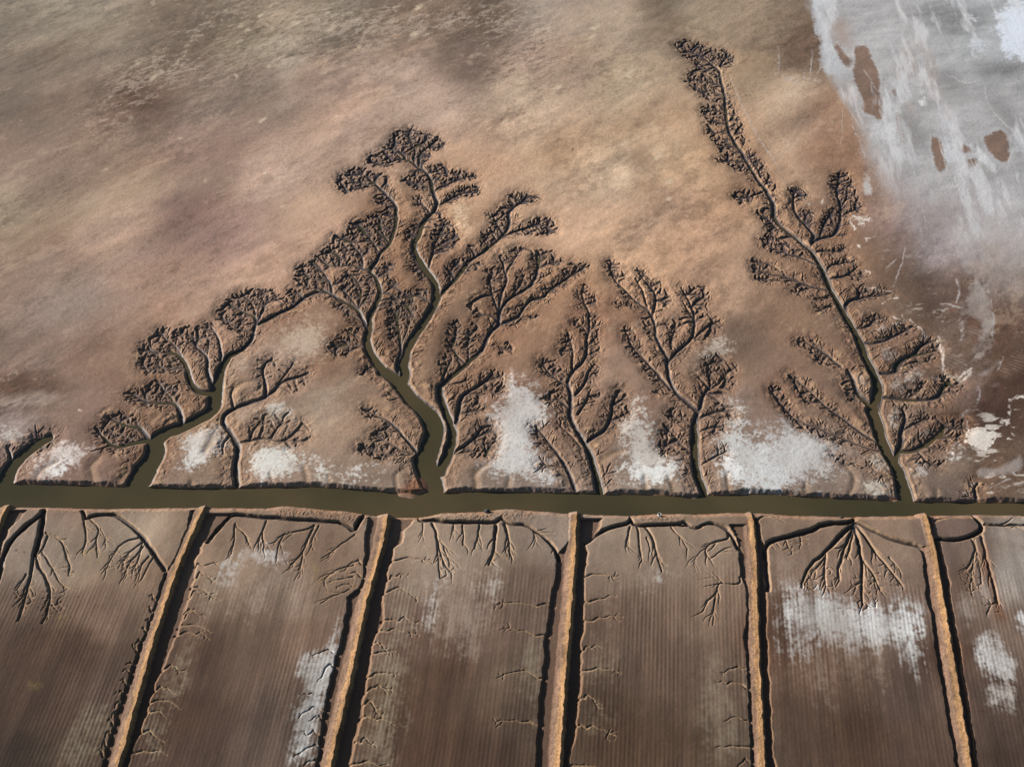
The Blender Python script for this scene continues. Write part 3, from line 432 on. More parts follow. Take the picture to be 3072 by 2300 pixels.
# low scallops and notches in the far bank of the river
for zz, w0, w1, dp, pts in [(1,7,6,1.1,[800,1000,760,900,740,820,830,740]),(1,6,5,.9,[960,1000,1010,900,1060,850]),(1,5,3,1.2,[1590,1010,1590,950]),(2,6,4,.9,[1735,1050,1720,930,1730,860,1830,800]),(3,7,6,.7,[1215,1060,1200,960,1195,910]),(3,7,6,.7,[1450,1060,1420,960,1400,910]),(3,7,6,.6,[1900,1060,1890,950,1880,890]),
  (2,6,5,.6,[330,990,330,880,300,820]),(2,5,4,.5,[60,1000,30,880]),(2,6,5,.6,[1090,1040,1060,900,1130,850]),(2,5,4,.5,[520,990,500,900]),(3,6,4,.7,[620,1040,560,900,500,860]),(3,6,5,.7,[60,1040,80,900]),(4,6,5,.6,[420,1080,400,960]),(4,6,5,.6,[760,1100,820,900,700,780]),(4,5,4,.5,[1500,1120,1490,1020]),(1,6,5,.5,[300,980,320,860,480,780]),
  (2,6,5,.7,[1290,230,1300,150,1240,140]),(1,8,7,.6,[1700,700,1760,560]),(1,6,5,.6,[1900,250,1950,150,2080,120]),(1,8,8,.5,[1250,450,1300,400]),(3,8,8,.6,[770,640,830,600,880,560]),(3,8,9,.7,[840,780,930,720,1020,700])]:
    P = stem_nodes((zz, w0, w1, dp, pts), depth=True)
    for a, b in zip(P[:-1], P[1:]): carve_seg((a[0], a[1], a[2]*.5, a[3]*.5), (b[0], b[1], b[2]*.5, b[3]*.35), .26, 0, False)
for zz, pts in RILL:
    pf = F(zz, pts); poly = np.stack(ground(pf[:, 0], pf[:, 1]), 1)
    g = grow(ditch_nodes, poly, 3.0, thin=5); sd = ditch_nodes
    if g is not None: fan(*g, 0, s=.9, dmul=.6); sd = np.vstack([np.hstack([g[0], g[4]]), ditch_nodes])
    g = grow(sd, poly, 1.25, thin=2.2, push=1.1)
    if g is not None: fan(*g, 0, s=.35, dmul=.42)
# hooked rills along the moat edges of the plots
def hooks(edge, xs_sign, ys, length, size):
    E = np.stack(ground(edge[:, 0], edge[:, 1]), 1)
    for yy in ys:
        xe = np.interp(yy, edge[:, 1], edge[:, 0]); L = length*rng.uniform(.45, 1.35); n = 7
        t = np.linspace(-.1, 1, n); dy = rng.uniform(-14, 20)
        px = xe+xs_sign*L*t; py = yy+1.3*dy*t*t+np.r_[0, rng.normal(0, 4.0, n-1)]-rng.uniform(3, 15)*np.sin(t*3)
        X, Y = ground(px, py); S = resample(np.stack([X, Y], 1), .6)
        for i in range(len(S)-1):
            f = 1-i/len(S)
            carve_seg((*S[i], .10*f+.05, .18+.28*f), (*S[i+1], .10*f+.05, .18+.28*f), 1.3, 0, False)
        cxp, cyp = px[-1]+xs_sign*8, py[-1]+4; r = size*rng.uniform(.6, 1.3)
        th = np.linspace(0, 2*math.pi, 9)[:-1]
        pf = np.stack([cxp+r*np.cos(th)*rng.uniform(.7, 1.2, 8), cyp+r*.9*np.sin(th)*rng.uniform(.7, 1.2, 8)], 1)
        g = grow(S[-4:], np.stack(ground(pf[:, 0], pf[:, 1]), 1), .95)
        if g is not None: fan(*g, 0, s=.4, dmul=.36)
hooks(DYKE[1]['r'], 1, [1700,1732,1764,1790,1834,1852,1882,1905,2008,2070,2112,2146,2196,2255], 62, 15)
hooks(DYKE[2]['r'], 1, [1682,1734,1775,1862,1891,1930,1958,2030,2076,2110,2152,2222,2290], 72, 20)
hooks(DYKE[3]['r'], 1, [1728,1800,1858,1950,2010,2092,2180,2292], 80, 21)
hooks(DYKE[3]['l'], -1, [1815,1905,2030,2175], 120, 22)
hooks(DYKE[4]['l'], -1, [2010,2060,2160,2240,2285], 70, 13)
hooks(DYKE[2]['l'], -1, [1690,1728,1762,1960,2000,2090,2125,2160,2200,2240,2280], 55, 12)
hooks(DYKE[1]['l'], -1, list(range(1800, 2290, 31)), 16, 4)
log('rills')
# moats and dykes
moat = np.zeros(GX.shape, np.float32); dykez = np.full(GX.shape, -BIG, np.float32); dyown = np.zeros(GX.shape, np.int16)
south = (GY < np.interp(GX, riv_b[:, 0], riv_b[:, 1])-1.0)
edgej = fbm(GX, GY, 3.0, 3, 31)*.55
infield = np.zeros(GX.shape, np.float32)
uu = GX-.11*GY
for di, dk in enumerate(DYKE):
    def xline(c):
        X, Y = ground(c[:, 0], c[:, 1]); o = np.argsort(Y); return np.interp(GY, Y[o], X[o]).astype(np.float32), Y.max()
    xc, ytop = xline(dk['c']); xl, yl = xline(dk['l']); xr, yr = xline(dk['r'])
    capl = np.maximum(0, GY-yl); capr = np.maximum(0, GY-yr); cap = np.maximum(0, GY-ytop)
    el = (WX-xl)-capl*3; er = (xr-WX)-capr*3          # >0 inside the moat
    ml = np.clip(el*1.1+edgej, 0, .8); mr = np.clip(er*.85+edgej*1.1, 0, .95+.25*(di == 3))
    q = GX-xc+fbm(GX, GY, 2.0, 3, 41+di)*.45
    left = q < 0
    mo = np.where(left, ml, mr)
    # beyond the capped top the moat ends
    moat = np.maximum(moat, np.where((capl <= 0) | ~left, np.where((capr <= 0) | left, mo, 0), 0))
    h = dk['h']*.60; lf = dk['lf']*.66
    prof = np.where(q < -1.9, h-.75+(q+1.9)*(h-.75+.6)/(lf-1.5), np.where(q < 0, h+.395*q, h-1.7*q))
    prof = prof-np.maximum(0, cap-.3)*.7
    prof = np.where(prof > -1.6, prof, -BIG)
    m = prof > dykez; dykez[m] = prof[m]
    top = np.where(left, -.35, -1.1)
    dyown[(prof > np.where(left, -ml+.25, -mr+.12)) & (prof > -1.3) & m & south] = di+1
moat *= south
dykez = np.where(south | (db > -.5), dykez, -BIG)
# plots
fury = to_px(np.zeros(NY)+0., GY[:, 0])[1]
ploty = PY-(1700+70*fbm(GX, GY, 18, 2, 51))
infield = np.clip(ploty/70, 0, 1)*south*np.clip(1-moat*6, 0, 1)*(dykez < -1.0)
infield = blur(infield.astype(np.float32), 2)
log('dykes')
# natural unevenness
north0 = 1-south.astype(np.float32)
base = .10*fbm(GX, GY, 45, 3, 61)+north0*.26*fbm(GX, GY, 13, 3, 69, rot=.82, stretch=2.6)*np.clip((dt-6)/40, 0, 1)*(1-up(blur(lobemask, 12)))+north0*(.05*fbm(GX, GY, 4, 3, 62, rot=.82, stretch=2.6)+.05*np.abs(fbm(GX, GY, 1.7, 3, 63)))*np.clip(.7+1.6*fbm(GX, GY, 28, 3, 67), .1, 2)+.015*fbm(GX, GY, 1.2, 2, 68)
rough = up(softpoly([F(15,[850,300,1100,150,1350,0,2211,0,2211,400,1900,420,1500,560,1100,560,800,800,600,900,550,750]), F(16,[0,0,1300,0,1450,400,1200,560,900,560,800,260,300,300,0,420]), F(0,[-100,1100,80,1080,200,1120,180,1230,0,1280,-100,1290])], 60))
base += rough*(.20*fbm(GX, GY, 2.2, 3, 64, rot=.45, stretch=2.0))
hill = up(softpoly([F(8,[600,260,900,260,1020,330,950,470,700,480]), F(8,[760,700,1050,670,1250,720,1250,790,950,850,800,900]), F(8,[850,1000,1150,900,1300,950,1400,1080,1100,1120,900,1100])], 30))
base += .35*hill
base += infield*.022*np.sin(uu*2*math.pi/1.32+1.3*fbm(GX, GY, 14, 3, 65, rot=1.46, stretch=6))*np.clip(.75+1.5*fbm(GX, GY, 11, 3, 66, rot=1.46, stretch=3), 0, 1.6)
# breaks of slope: the raised step beside the black feathery creek
lob = up(blur(lobemask, 2))
c1 = .5*(Zc-np.sqrt(Zc*Zc+.03)); c2 = .5*(Vc-np.sqrt(Vc*Vc+.03)); zone = np.clip(-c2*3.0-.05, 0, 1); c2 = c2*np.clip(1+c1/1.3, 0, 1)
northm = (dt > -2)
bill = np.abs(fbm(GX, GY, 3.4, 4, 91, gain=.55)); bill2 = np.abs(fbm(GX, GY, 1.5, 3, 92, gain=.6))
Zf = base+c1+c2*northm-.55*lob+northm*zone*np.clip(1+c1/.5, 0, 1)*(.62*(bill-.18)+.10*(bill2-.18))
Zf += .10*np.exp(-((Zc-.42)/.3)**2)*northm
Zf -= moat
cr = .5*(Riv-np.sqrt(Riv*Riv+.02))
Zf = np.minimum(Zf, cr+.6*base+np.where(dt > 0, .0, 0))
Zf = np.where(dykez > Zf, dykez+.05*fbm(GX, GY, .9, 2, 71)+.03*fbm(GX, GY, .8, 2, 72, rot=1.46, stretch=10), Zf)
# mud aprons at the creek mouths
for zz, pts, top in [(2,[1250,870,1345,985,1200,1062,1070,1050,1140,980,1215,920],-1.25),(3,[1600,1000,1670,1055,1560,1075],-1.3),(4,[1180,1010,1200,1060,1140,1110,1120,1080],-1.3),(4,[1000,300,1050,240,1040,330,1010,350],-1.25)]:
    mk = up(softpoly([F(zz, pts)], 8)); Zf = np.where(mk > .02, np.maximum(Zf, -1.9+mk*(top+2.1)), Zf)
# crumbly bank of spoil south of the river
sp = up(softpoly([F(2,[60,1185,250,1160,500,1180,850,1235,850,1290,400,1230,60,1230]), F(2,[1340,1240,1460,1215,1800,1195,2208,1190,2208,1250,1900,1280,1500,1255]), F(3,[1140,1225,1500,1215,1900,1215,1500,1260,1160,1265]), F(1,[420,1180,470,1160,640,1180,560,1200]), F(1,[950,1175,1580,1180,1560,1200,1000,1200])], 6))
Zf += sp*.35*np.abs(fbm(GX, GY, 1.0, 2, 81))*(Zf > -1.4)+sp*.15*(Zf > -1.4)
Zf = Zf.astype(np.float32)
log('relief done', float(Zf.min()), float(Zf.max()))
# ---------------------------------------------------------------- earth colours (what the mud, clay and salt crust are made of; channel beds also hold painted shade)
def lin(c): c = np.asarray(c, np.float32)/255; return np.where(c <= .04045, c/12.92, ((c+.055)/1.055)**2.4).astype(np.float32)
CT = """0 0 120 108 90;250 50 140 125 104;500 150 122 106 88;700 100 118 104 86;800 150 158 142 122;1000 50 124 110 92;1200 80 126 108 90;1450 80 108 92 76;1600 80 150 134 118;1850 90 156 138 120;2030 60 112 94 76;2100 50 142 126 104;2250 60 140 122 100;2400 60 126 106 86;
0 300 114 100 86;300 300 128 108 92;420 300 104 82 66;700 260 130 112 96;950 260 145 122 104;1200 200 160 138 120;1450 190 116 96 82;1650 200 150 128 110;1850 250 165 145 118;2230 200 145 125 100;2400 170 104 84 68;2370 290 180 158 132;2460 340 140 112 88;2400 380 140 118 98;2380 450 165 142 118;2500 460 148 116 90;2300 520 150 124 100;
0 480 134 112 94;300 480 140 118 98;600 430 136 114 100;830 540 164 140 122;550 620 130 106 95;1050 340 166 140 120;1300 340 168 143 122;1600 300 170 148 124;1900 380 162 137 108;2000 500 166 140 110;2100 420 160 132 102;
0 640 150 132 108;90 710 126 100 80;350 680 158 134 114;700 700 152 124 110;950 700 176 145 120;200 880 142 122 106;500 880 158 130 110;800 820 172 140 114;80 1080 134 112 96;330 1100 135 108 88;50 1170 104 78 60;220 1240 132 108 92;480 930 156 124 100;60 1290 140 124 114;
1450 560 165 136 110;1700 450 168 142 114;1800 520 176 152 124;1950 620 158 130 104;1700 720 180 148 118;1900 780 178 146 114;2100 760 168 138 110;2200 620 166 136 106;2230 860 164 134 106;2080 880 158 128 102;1400 620 160 132 104;
1540 950 130 100 76;1800 930 126 96 74;1480 1080 132 104 82;1700 820 156 124 94;1850 1100 140 114 94;2230 1000 112 92 78;2180 1080 118 98 82;2250 1220 132 114 100;1350 1000 122 96 74;1750 1120 130 104 84;1400 880 134 106 82;1230 850 130 102 78;1120 700 134 106 80;
850 960 130 100 78;800 1060 150 128 110;1000 1200 154 134 112;950 1110 128 98 74;1080 1000 128 98 74;1100 1180 140 116 94;650 1280 150 126 100;560 1180 136 112 90;900 1350 140 120 102;180 1400 130 106 92;420 1330 118 94 78;
2550 720 118 92 74;2650 820 102 80 64;2770 900 92 72 58;2800 1000 104 86 74;2650 680 130 108 98;2760 640 144 130 124;2850 740 146 132 126;3000 620 158 152 148;3050 800 138 124 114;2960 960 104 78 60;3060 1060 96 72 54;3000 1250 78 56 42;3040 1150 90 66 50;2850 1260 100 78 64;2900 1150 116 96 84;2700 1250 120 104 92;2700 1420 126 110 96;2850 1400 126 108 92;3000 1450 112 90 70;2600 900 120 98 80;2580 780 128 102 80;2500 1050 124 100 82;2400 950 130 104 82;2350 1150 120 96 80;2500 1250 124 102 84;2450 1350 150 136 124;
150 1660 140 126 112;430 1610 152 138 122;480 1680 132 112 94;100 1830 108 90 76;300 1830 116 98 84;60 1960 88 70 56;200 1960 82 64 50;330 2050 92 76 64;100 2120 84 66 52;60 2260 72 58 46;260 2250 88 74 60;300 1720 134 118 102;
750 1590 134 116 100;700 1680 140 122 104;900 1750 136 120 106;650 1960 98 78 64;800 1950 108 90 76;900 1900 124 104 88;600 2200 88 70 58;800 2200 102 86 74;950 1650 122 102 86;1000 1750 124 106 90;520 2150 90 70 54;
1300 1640 144 128 112;1500 1640 138 122 106;1450 1880 120 100 86;1320 2000 92 70 54;1300 2200 90 68 52;1500 2250 84 66 52;1250 1900 112 92 78;1550 2000 110 94 78;1600 1750 118 100 86;1150 2100 104 84 64;1590 2200 96 80 66;1650 1620 146 130 116;
1850 1640 142 126 110;2050 1640 138 122 106;1850 1900 116 98 84;2100 1850 124 106 90;1850 2200 86 68 52;2050 2200 92 74 58;2150 2050 110 94 80;1980 2000 104 86 72;2170 2200 104 90 76;
2350 1580 130 112 96;2680 1580 132 114 98;2500 1700 130 112 98;2350 1900 104 80 62;2600 1800 124 106 94;2500 2020 112 92 76;2380 2150 96 78 64;2550 2200 86 68 54;2750 2100 100 84 74;2780 2250 96 78 66;2700 1900 124 108 96;
2880 1580 112 94 84;2870 1750 112 92 78;2900 1980 92 70 56;3000 1620 140 130 120;3060 1700 140 132 124;3000 1950 118 102 90;2980 2150 96 80 70;3060 2200 90 76 66;3000 2280 80 66 56"""
ct = np.array([[float(v) for v in r.split()] for r in CT.replace('\n', '').split(';') if r.strip()])
num = np.zeros(CPX.shape+(3,), np.float32); den = np.zeros(CPX.shape, np.float32)
wpx = CPX+90*fbm(CPX, CPY, 120, 4, 101, rot=-.45, stretch=2); wpy = CPY+60*fbm(CPX, CPY, 120, 4, 102, rot=-.45, stretch=2)
for x, y, r, g, b in ct:
    w = 1/((((wpx-x)**2+((wpy-y)*1.2)**2)/80**2)+.5)**1.9
    num += w[..., None]*lin([r, g, b]); den += w
num /= den[..., None]
num = .21*(num/.21)**1.38; num = num*.79+.21*num.mean(-1, keepdims=True); num = num*np.array([.965, .995, 1.03], np.float32)
col = np.stack([up(np.ascontiguousarray(num[..., k])) for k in range(3)], -1)
log('tone')
NS = fbm(GX, GY, 1.6, 3, 111, gain=.7); NL = fbm(GX, GY, 12, 4, 112, gain=.6); NF = fbm(GX, GY, .7, 2, 113)
ST = fbm(GX, GY, 2.4, 5, 114, gain=.75, rot=.82, stretch=3.2); SW = fbm(GX, GY, 14, 4, 116, gain=.6, rot=.82, stretch=3.5)
def mixc(c, m):
    global col
    m = np.clip(m, 0, 1)[..., None]; col = col*(1-m)+lin(c)*m
def brk(mask, lo=.45, wid=.25, n=None, amp=.5):
    """break a soft mask up into flecks with noise"""
    return np.clip((mask+amp*(n if n is not None else .6*NS+.6*NL)*np.clip(4*mask*(1-mask)+.25, 0, 1)-lo)/wid, 0, 1)*(mask > .01)
north = 1-south
# grain and streaks of the flat
GR = fbm(GX, GY, .9, 3, 118, gain=.8); MT = np.tanh(3.5*fbm(GX, GY, 5, 6, 119, gain=.72, rot=.82, stretch=1.7)); MA = np.clip(.45+1.3*fbm(GX, GY, 40, 3, 129), 0, 1.2); col *= (1+.25*MT*MA*north)[..., None]; col *= (1+.18*ST*north+.26*SW*north+.10*NL+.10*NS+.22*GR*north)[..., None]
tint = fbm(GX, GY, 26, 4, 120, rot=.82, stretch=3)[..., None]
col *= 1+tint*np.array([.07, .0, -.07], np.float32)
col *= (1+rough*(.30*fbm(GX, GY, 3.0, 3, 115, gain=.7, rot=.6, stretch=1.6)+.25*fbm(GX, GY, 9, 3, 117, rot=.6, stretch=2)))[..., None]
for zz, pts, c, soft, st in [(15,[0,1560,400,1330,900,1180,1450,1080,1500,1160,900,1300,400,1480,0,1680],[172,152,126],60,.45),(15,[850,1656,1050,1350,1300,1150,1550,950,1650,1000,1500,1250,1300,1450,1100,1656],[112,88,78],70,.45),(15,[640,820,820,600,900,540,900,640,800,760,680,860],[92,66,50],36,.55),
   (15,[1560,1500,1800,1280,2211,1160,2211,1350,1900,1480,1600,1600],[186,156,128],60,.4),(15,[0,420,500,360,1000,380,800,480,300,520,0,560],[150,134,114],70,.35),(15,[0,640,500,560,900,480,700,640,300,740,0,800],[100,82,66],70,.35),(15,[1000,0,1500,60,1350,320,1150,520,1000,460,1050,200],[92,76,62],60,.5),(15,[1400,200,1700,60,2211,0,2211,100,1850,250,1650,420,1450,500],[162,144,118],70,.35),
   (16,[900,60,1250,0,1150,250,950,330,850,240],[88,70,56],60,.5),(16,[0,260,500,260,900,300,800,420,300,360,0,360],[118,98,80],50,.3),(16,[1550,60,2080,30,2150,400,1850,300,1600,300],[158,140,116],60,.3),(16,[1450,760,1480,800,1500,1000,1400,1150,1320,1000],[128,100,74],50,.4),(16,[1880,900,1900,1100,1880,1300,1930,1300,1960,1000],[126,98,72],30,.35),(16,[1980,950,2020,1100,2000,1300,1960,1250],[124,96,72],24,.35),
   (0,[0,1120,90,1100,220,1140,180,1210,0,1260],[84,58,42],30,.5),(0,[0,1190,120,1175,200,1190,120,1215,0,1225],[168,150,136],14,.5),(0,[2190,940,2300,950,2290,1100,2180,1060],[92,74,62],60,.5),(0,[330,1150,500,1120,560,1180,470,1250,350,1250],[104,78,58],60,.4)]:
    m_ = up(softpoly([F(zz, pts)], soft)); mixc(c, np.clip(m_*(1+.9*SW+.5*ST), 0, 1)*st)
# pale flecks of the upper flat
fl = F(15,[990,20,1690,100,1560,170,1550,270,1680,300,1740,430,1900,160,1760,350,900,400,1050,470,1150,400,1530,490,850,770,1165,900,680,1100,1330,1170,1720,1120,1800,1160,1840,1330,2110,460,2180,755,1700,780,2150,180,2150,330,1000,500,1600,200,1730,280])
fl2 = F(16,[60,95,95,130,500,45,470,225,570,220,110,310,1640,180,1620,240,1350,190,1860,480,1830,930,2060,1010,2120,1180,2120,1290,2100,880,1190,780,1050,790,1400,570,350,60,700,150])
for i, (x, y) in enumerate(np.vstack([fl, fl2])):
    rx = rng.uniform(6, 20); ry = rng.uniform(4, 9); w = win(x-60, x+60, y-40, y+40)
    dxp = PX[w]-x; dyp = PY[w]-y; uq = (dxp*.9-dyp*.43)/rx; vq = (dxp*.43+dyp*.9)/ry
    m = np.exp(-(uq**2+vq**2))*(.75+.9*NS[w]); m = (np.clip(m*1.2-.2+.5*ST[w]*m, 0, .6)*rng.uniform(.35, 1))[..., None]
    col[w] = col[w]*(1-m)+lin([206, 188, 160])*m
crn = fbm(GX, GY, 2.6, 5, 151, gain=.72, rot=.7, stretch=1.6); crm = fbm(GX, GY, 16, 3, 152, rot=.7, stretch=2)
mixc([182, 164, 146], rough*np.clip((crn+.6*crm+.3*GR-.20)*3, 0, 1)*.45)
mixc([74, 58, 46], rough*np.clip((-crn-.4*crm-.2)*5, 0, 1)*.45)
mixc([176, 154, 130], north*(1-rough)*np.clip((crn+.9*SW-.42)*5, 0, 1)*.28*(PY < 1000))
mixc([90, 66, 52], north*(1-rough)*np.clip((-crn-.9*SW-.40)*5, 0, 1)*.30*(PY < 1300))
# the salt pan of the upper right
g1 = softpoly([F(14,[360,-600,380,60,440,250,490,450,500,640,690,880,760,1080,800,1180,815,1400,840,1656]).tolist()+F(0,[2620,640,2700,690,2790,650,2880,740,2960,900,3072,840,3500,800,3500,-250]).tolist()], 60)
gs = softpoly([F(0,[2560,200,3600,200,3600,760,3072,800,2980,840,2900,740,2760,620,2600,520]).tolist()], 170); sv = np.clip((CPY-330)/330, 0, 1); g1 = up(g1*(1-sv)+gs*sv); G1 = np.clip((g1+.30*fbm(GX, GY, 12, 4, 121, rot=1.45, stretch=3.5)+.08*NL-.30+.05*up(sv))/(.42+.45*up(sv)), 0, 1)
pan = fbm(GX, GY, 22, 5, 122, gain=.6, rot=1.50, stretch=4.0); pan2 = fbm(GX, GY, 16, 4, 132, gain=.65, rot=.25, stretch=2.6)
pan3 = fbm(GX, GY, 5, 4, 134, gain=.75, rot=.2, stretch=3)
wisp = fbm(GX, GY, 9, 5, 135, gain=.65, rot=1.47, stretch=6)
gc = lin([160, 159, 158])*(1+.30*pan+.34*pan2+.22*pan3+.06*NS)[..., None]
warmth = up(softpoly([F(0,[2600,560,2900,560,3072,620,3072,900,2900,900,2600,640]).tolist()], 90))[..., None]
gc = gc*(1-.35*warmth)+lin([150, 134, 130])*.35*warmth
cool = up(softpoly([F(0,[2700,-100,3500,-100,3500,330,2860,200]).tolist()], 120))[..., None]
gc = gc*(1+cool*np.array([-.05, .0, .02], np.float32))
dark = up(softpoly([F(14,[1700,520,2204,520,2204,700,1800,640]), F(14,[1900,880,2010,820,2150,1000,2204,1100,2100,1120,1950,960]), F(14,[1350,60,2000,120,1700,260,1350,160]), F(14,[1400,640,1640,600,1700,800,1430,760]), F(14,[1100,950,1300,980,1400,1300,1250,1250])], 40))[..., None]
gc = gc*(1-.42*dark)
leftz = up(softpoly([F(14,[300,-200,900,-200,1500,600,1700,1656,700,1656,500,700])], 60)); leak = np.clip((wisp*1.5+.5*pan-.18)*2.2, 0, 1)*(.25+.75*leftz); gm = (G1*.93*(1-.75*leak))[..., None]; col = col*(1-gm)+gc*gm
for poly, c, soft, st in [
  (F(14,[1950,150,2060,60,2204,-40,2700,-40,2700,520,2110,530,2000,470,2080,400,1960,300]), [206,212,220], 30, .95),
  (F(14,[1730,330,1860,330,1920,400,1880,480,1770,460]), [190,194,198], 22, .8), (F(14,[1700,110,1840,150,1830,200,1720,190]), [200,202,204], 14, .8),
  (F(14,[1260,850,1330,820,1385,880,1360,940,1290,920]), [205,204,202], 8, .9), (F(14,[1280,760,1320,560,1350,560,1330,830,1270,840]), [192,192,190], 12, .5),
  (F(14,[500,0,520,300,620,520,700,600,640,640,500,600,470,400,400,0]), [172,174,176], 16, .8), (F(14,[840,1000,920,1060,1010,1010,1060,1150,1000,1250,900,1140]), [186,186,186], 22, .7),
  (F(14,[1000,600,1200,700,1260,900,1150,900,1060,800]), [178,180,182], 26, .7), (F(14,[1500,950,1600,1300,1560,1450,1500,1200]), [178,180,184], 16, .8),
  (F(14,[1740,1200,1960,1400,2000,1500,1930,1480,1700,1250]), [188,188,188], 12, .8), (F(14,[2100,1150,2204,1200,2204,1400,2120,1350]), [176,180,186], 26, .7),
  (F(14,[820,1400,870,1500,900,1656,830,1656]), [190,190,188], 10, .7)]:
    m = brk(up(softpoly([poly], soft*1.4)), .36, .5, n=.8*pan2+.5*NS+.8*wisp, amp=.9)*st; mixc(c, m)
holes = [F(14, p) for p in ([540,300,640,420,735,520,715,572,655,570,600,450],[750,380,870,400,960,640,980,800,1005,1000,945,1065,925,1010,880,960,845,1010,780,800,725,650,760,520],[1065,740,1108,740,1130,850,1085,850],[1092,930,1130,950,1150,1150,1215,1270,1160,1230,1105,1110],
  [1400,1120,1500,1220,1540,1430,1495,1510,1430,1400],[1640,1200,1770,1290,1690,1330,1640,1300],[1675,1350,1790,1340,1812,1400,1740,1460],[1840,1170,1990,1105,2075,1160,2092,1330,2040,1412,1920,1330],[1855,1420,1890,1420,1880,1460])]
hm = up(softpoly(holes, 14)); hm = np.clip((hm+.3*NS+.3*NL-.42)/.3, 0, 1)
mixc([190, 188, 184], np.clip(1-np.abs(up(softpoly(holes, 20))-.32)/.22, 0, 1)*np.clip(.4+1.2*NL, 0, 1)*.4)
hcol = col*(1-hm[..., None]*.88)+hm[..., None]*.88*lin([112, 86, 68])*(1+.35*NL+.3*ST)[..., None]; col = hcol
mixc([150, 122, 102], up(softpoly([F(14,[900,1380,1040,1450,1040,1600,980,1500]), F(14,[720,880,860,1100,880,1350,800,1180]), F(14,[540,150,680,170,740,420,600,380])], 22))*.55)
# crust lines: thin bright rims left by the drying water
def line(zz, pts, w, c, st=.8, brkup=.5):
    P = smooth_line(F(zz, pts))
    for a, b in zip(P[:-1], P[1:]):
        r = w*3+4; ws = win(min(a[0], b[0])-r, max(a[0], b[0])+r, min(a[1], b[1])-r, max(a[1], b[1])+r)
        if ws[0].stop <= ws[0].start or ws[1].stop <= ws[1].start: continue
        d, t = segdist(a[0], a[1], b[0], b[1], PX[ws]+w*2.6*NL[ws]+w*1.5*NS[ws], PY[ws]+w*2.4*ST[ws]+w*NF[ws])
        m = np.clip(1.3-d/w*1.1, 0, 1)*st*np.clip(.75+brkup*(NS[ws]+.8*NL[ws])*2.2, 0, 1)
        LM[ws] = np.maximum(LM[ws], m)
def flush(c):
    global LM
    mixc(c, LM); LM = np.zeros(GX.shape, np.float32)
LM = np.zeros(GX.shape, np.float32)
for a in [(14,[90,400,110,540,90,640],3),(14,[375,430,400,500,370,650],2.5),(14,[60,650,200,690,330,700,440,690],7),(14,[310,560,320,680],3),(14,[430,640,480,560],2),(14,[840,600,900,700,940,780],2.2),(14,[700,920,760,1020,800,1110],2.5),(14,[730,1080,790,1200,850,1350],2.5),(14,[760,930,830,1060],2.2),(14,[650,940,655,1080,625,1260],1.6),(14,[740,450,745,560,720,600],3),
  (14,[1100,1180,1200,1300],2),(14,[1640,1350,1740,1500,1830,1600],3),(14,[1540,640,1700,720,1840,690],3),(14,[2080,1180,2110,1300,2060,1450],3.5),(14,[1780,1360,1840,1480,1870,1560],3),(14,[1480,1200,1530,1380,1540,1450],2.5),(14,[1870,740,1880,900,2050,1060,2180,1200],3),
  (8,[520,480,600,680,700,880,800,1060,900,1180,960,1380],1.8),(13,[840,170,810,330,760,470,660,650],3),(13,[730,300,620,400],2),(13,[1430,540,1470,700,1440,800],3.5),(13,[1250,820,1320,800,1400,840,1480,860],3),(13,[1260,890,1340,880],3),(13,[1480,1000,1500,1130,1480,1240],6),(13,[1670,180,1760,180,1820,80],3),(13,[1780,600,1820,800,1860,1000,1820,1230],3),
  (13,[1960,1380,1940,1500,1900,1580],4),(4,[1830,170,1840,250,1790,330,1700,400],5),(4,[1740,440,1750,500],3),(4,[1900,1000,2100,930],3)]: line(a[0], a[1], a[2], 0, .55, .6)
flush([188, 182, 178])
for a in [(13,[370,430,420,455],3.5),(13,[380,620,530,640],3.2),(13,[530,640,680,660],1.5),(13,[560,800,640,755,740,745],3),(13,[680,960,760,995],3.5),(13,[690,1035,770,1030],4),(13,[810,1005,830,1005],3),(13,[870,990,950,1045],3),(13,[990,1080,1080,1190],5),(13,[1070,1180,1000,1215],4),(13,[1210,1210,1290,1400,1260,1540,1330,1610,1480,1650],7),(13,[1480,1650,1600,1560],5),
  (4,[1540,20,1600,70,1720,120,1770,60],6),(4,[2080,280,2130,250,2208,245],5),(4,[2070,330,2090,390],6),(4,[2020,430,2080,450],8),(4,[2110,550,2130,570],3),(4,[2070,590,2110,600],3),(4,[1920,500,1990,500],7),(4,[1870,735,1920,735],2.5),(4,[2040,915,2060,915],3),(4,[2120,890,2208,890],3.5),(4,[1700,1045,1750,1050],3),(4,[1900,1040,1940,1045],4),
  (9,[1070,410,1230,440],7),(9,[1060,440,1090,500],6),(9,[1110,430,1170,470],7),(9,[1250,580,1180,600],1.5),(9,[685,295,700,310],5),(9,[820,270,810,300],3.5),(13,[380,65,390,75],3.5),(13,[290,140,310,155],4),(13,[785,940,790,945],3),(4,[1440,90,1520,90],2.5),(1,[650,360,670,370],4),(15,[0,0,1,1],1)]: line(a[0], a[1], a[2]*.9, 0, .95, .5)
flush([214, 204, 192])
smear = brk(up(softpoly([F(13,[1690,450,1760,560,1820,740,1820,900,1840,1050,1800,1280,1600,1500,1440,1640,1400,1600,1600,1350,1720,1100,1740,980,1560,1010,1500,1100,1470,960,1440,760,1560,760,1660,560])], 34)), .36, .55, n=1.0*wisp+.5*ST+.4*NS, amp=.9); mixc([172, 166, 160], smear*.6*np.clip(.6+.8*SW, 0, 1))
mixc([166, 158, 152], brk(up(softpoly([F(13,[1980,1370,1940,1500,1760,1656,1640,1656,1850,1500]), F(4,[1760,850,2000,830,2208,700,2208,880,2000,900,1850,930])], 16)), .42, .5, n=ST+.3*NS)*.5)
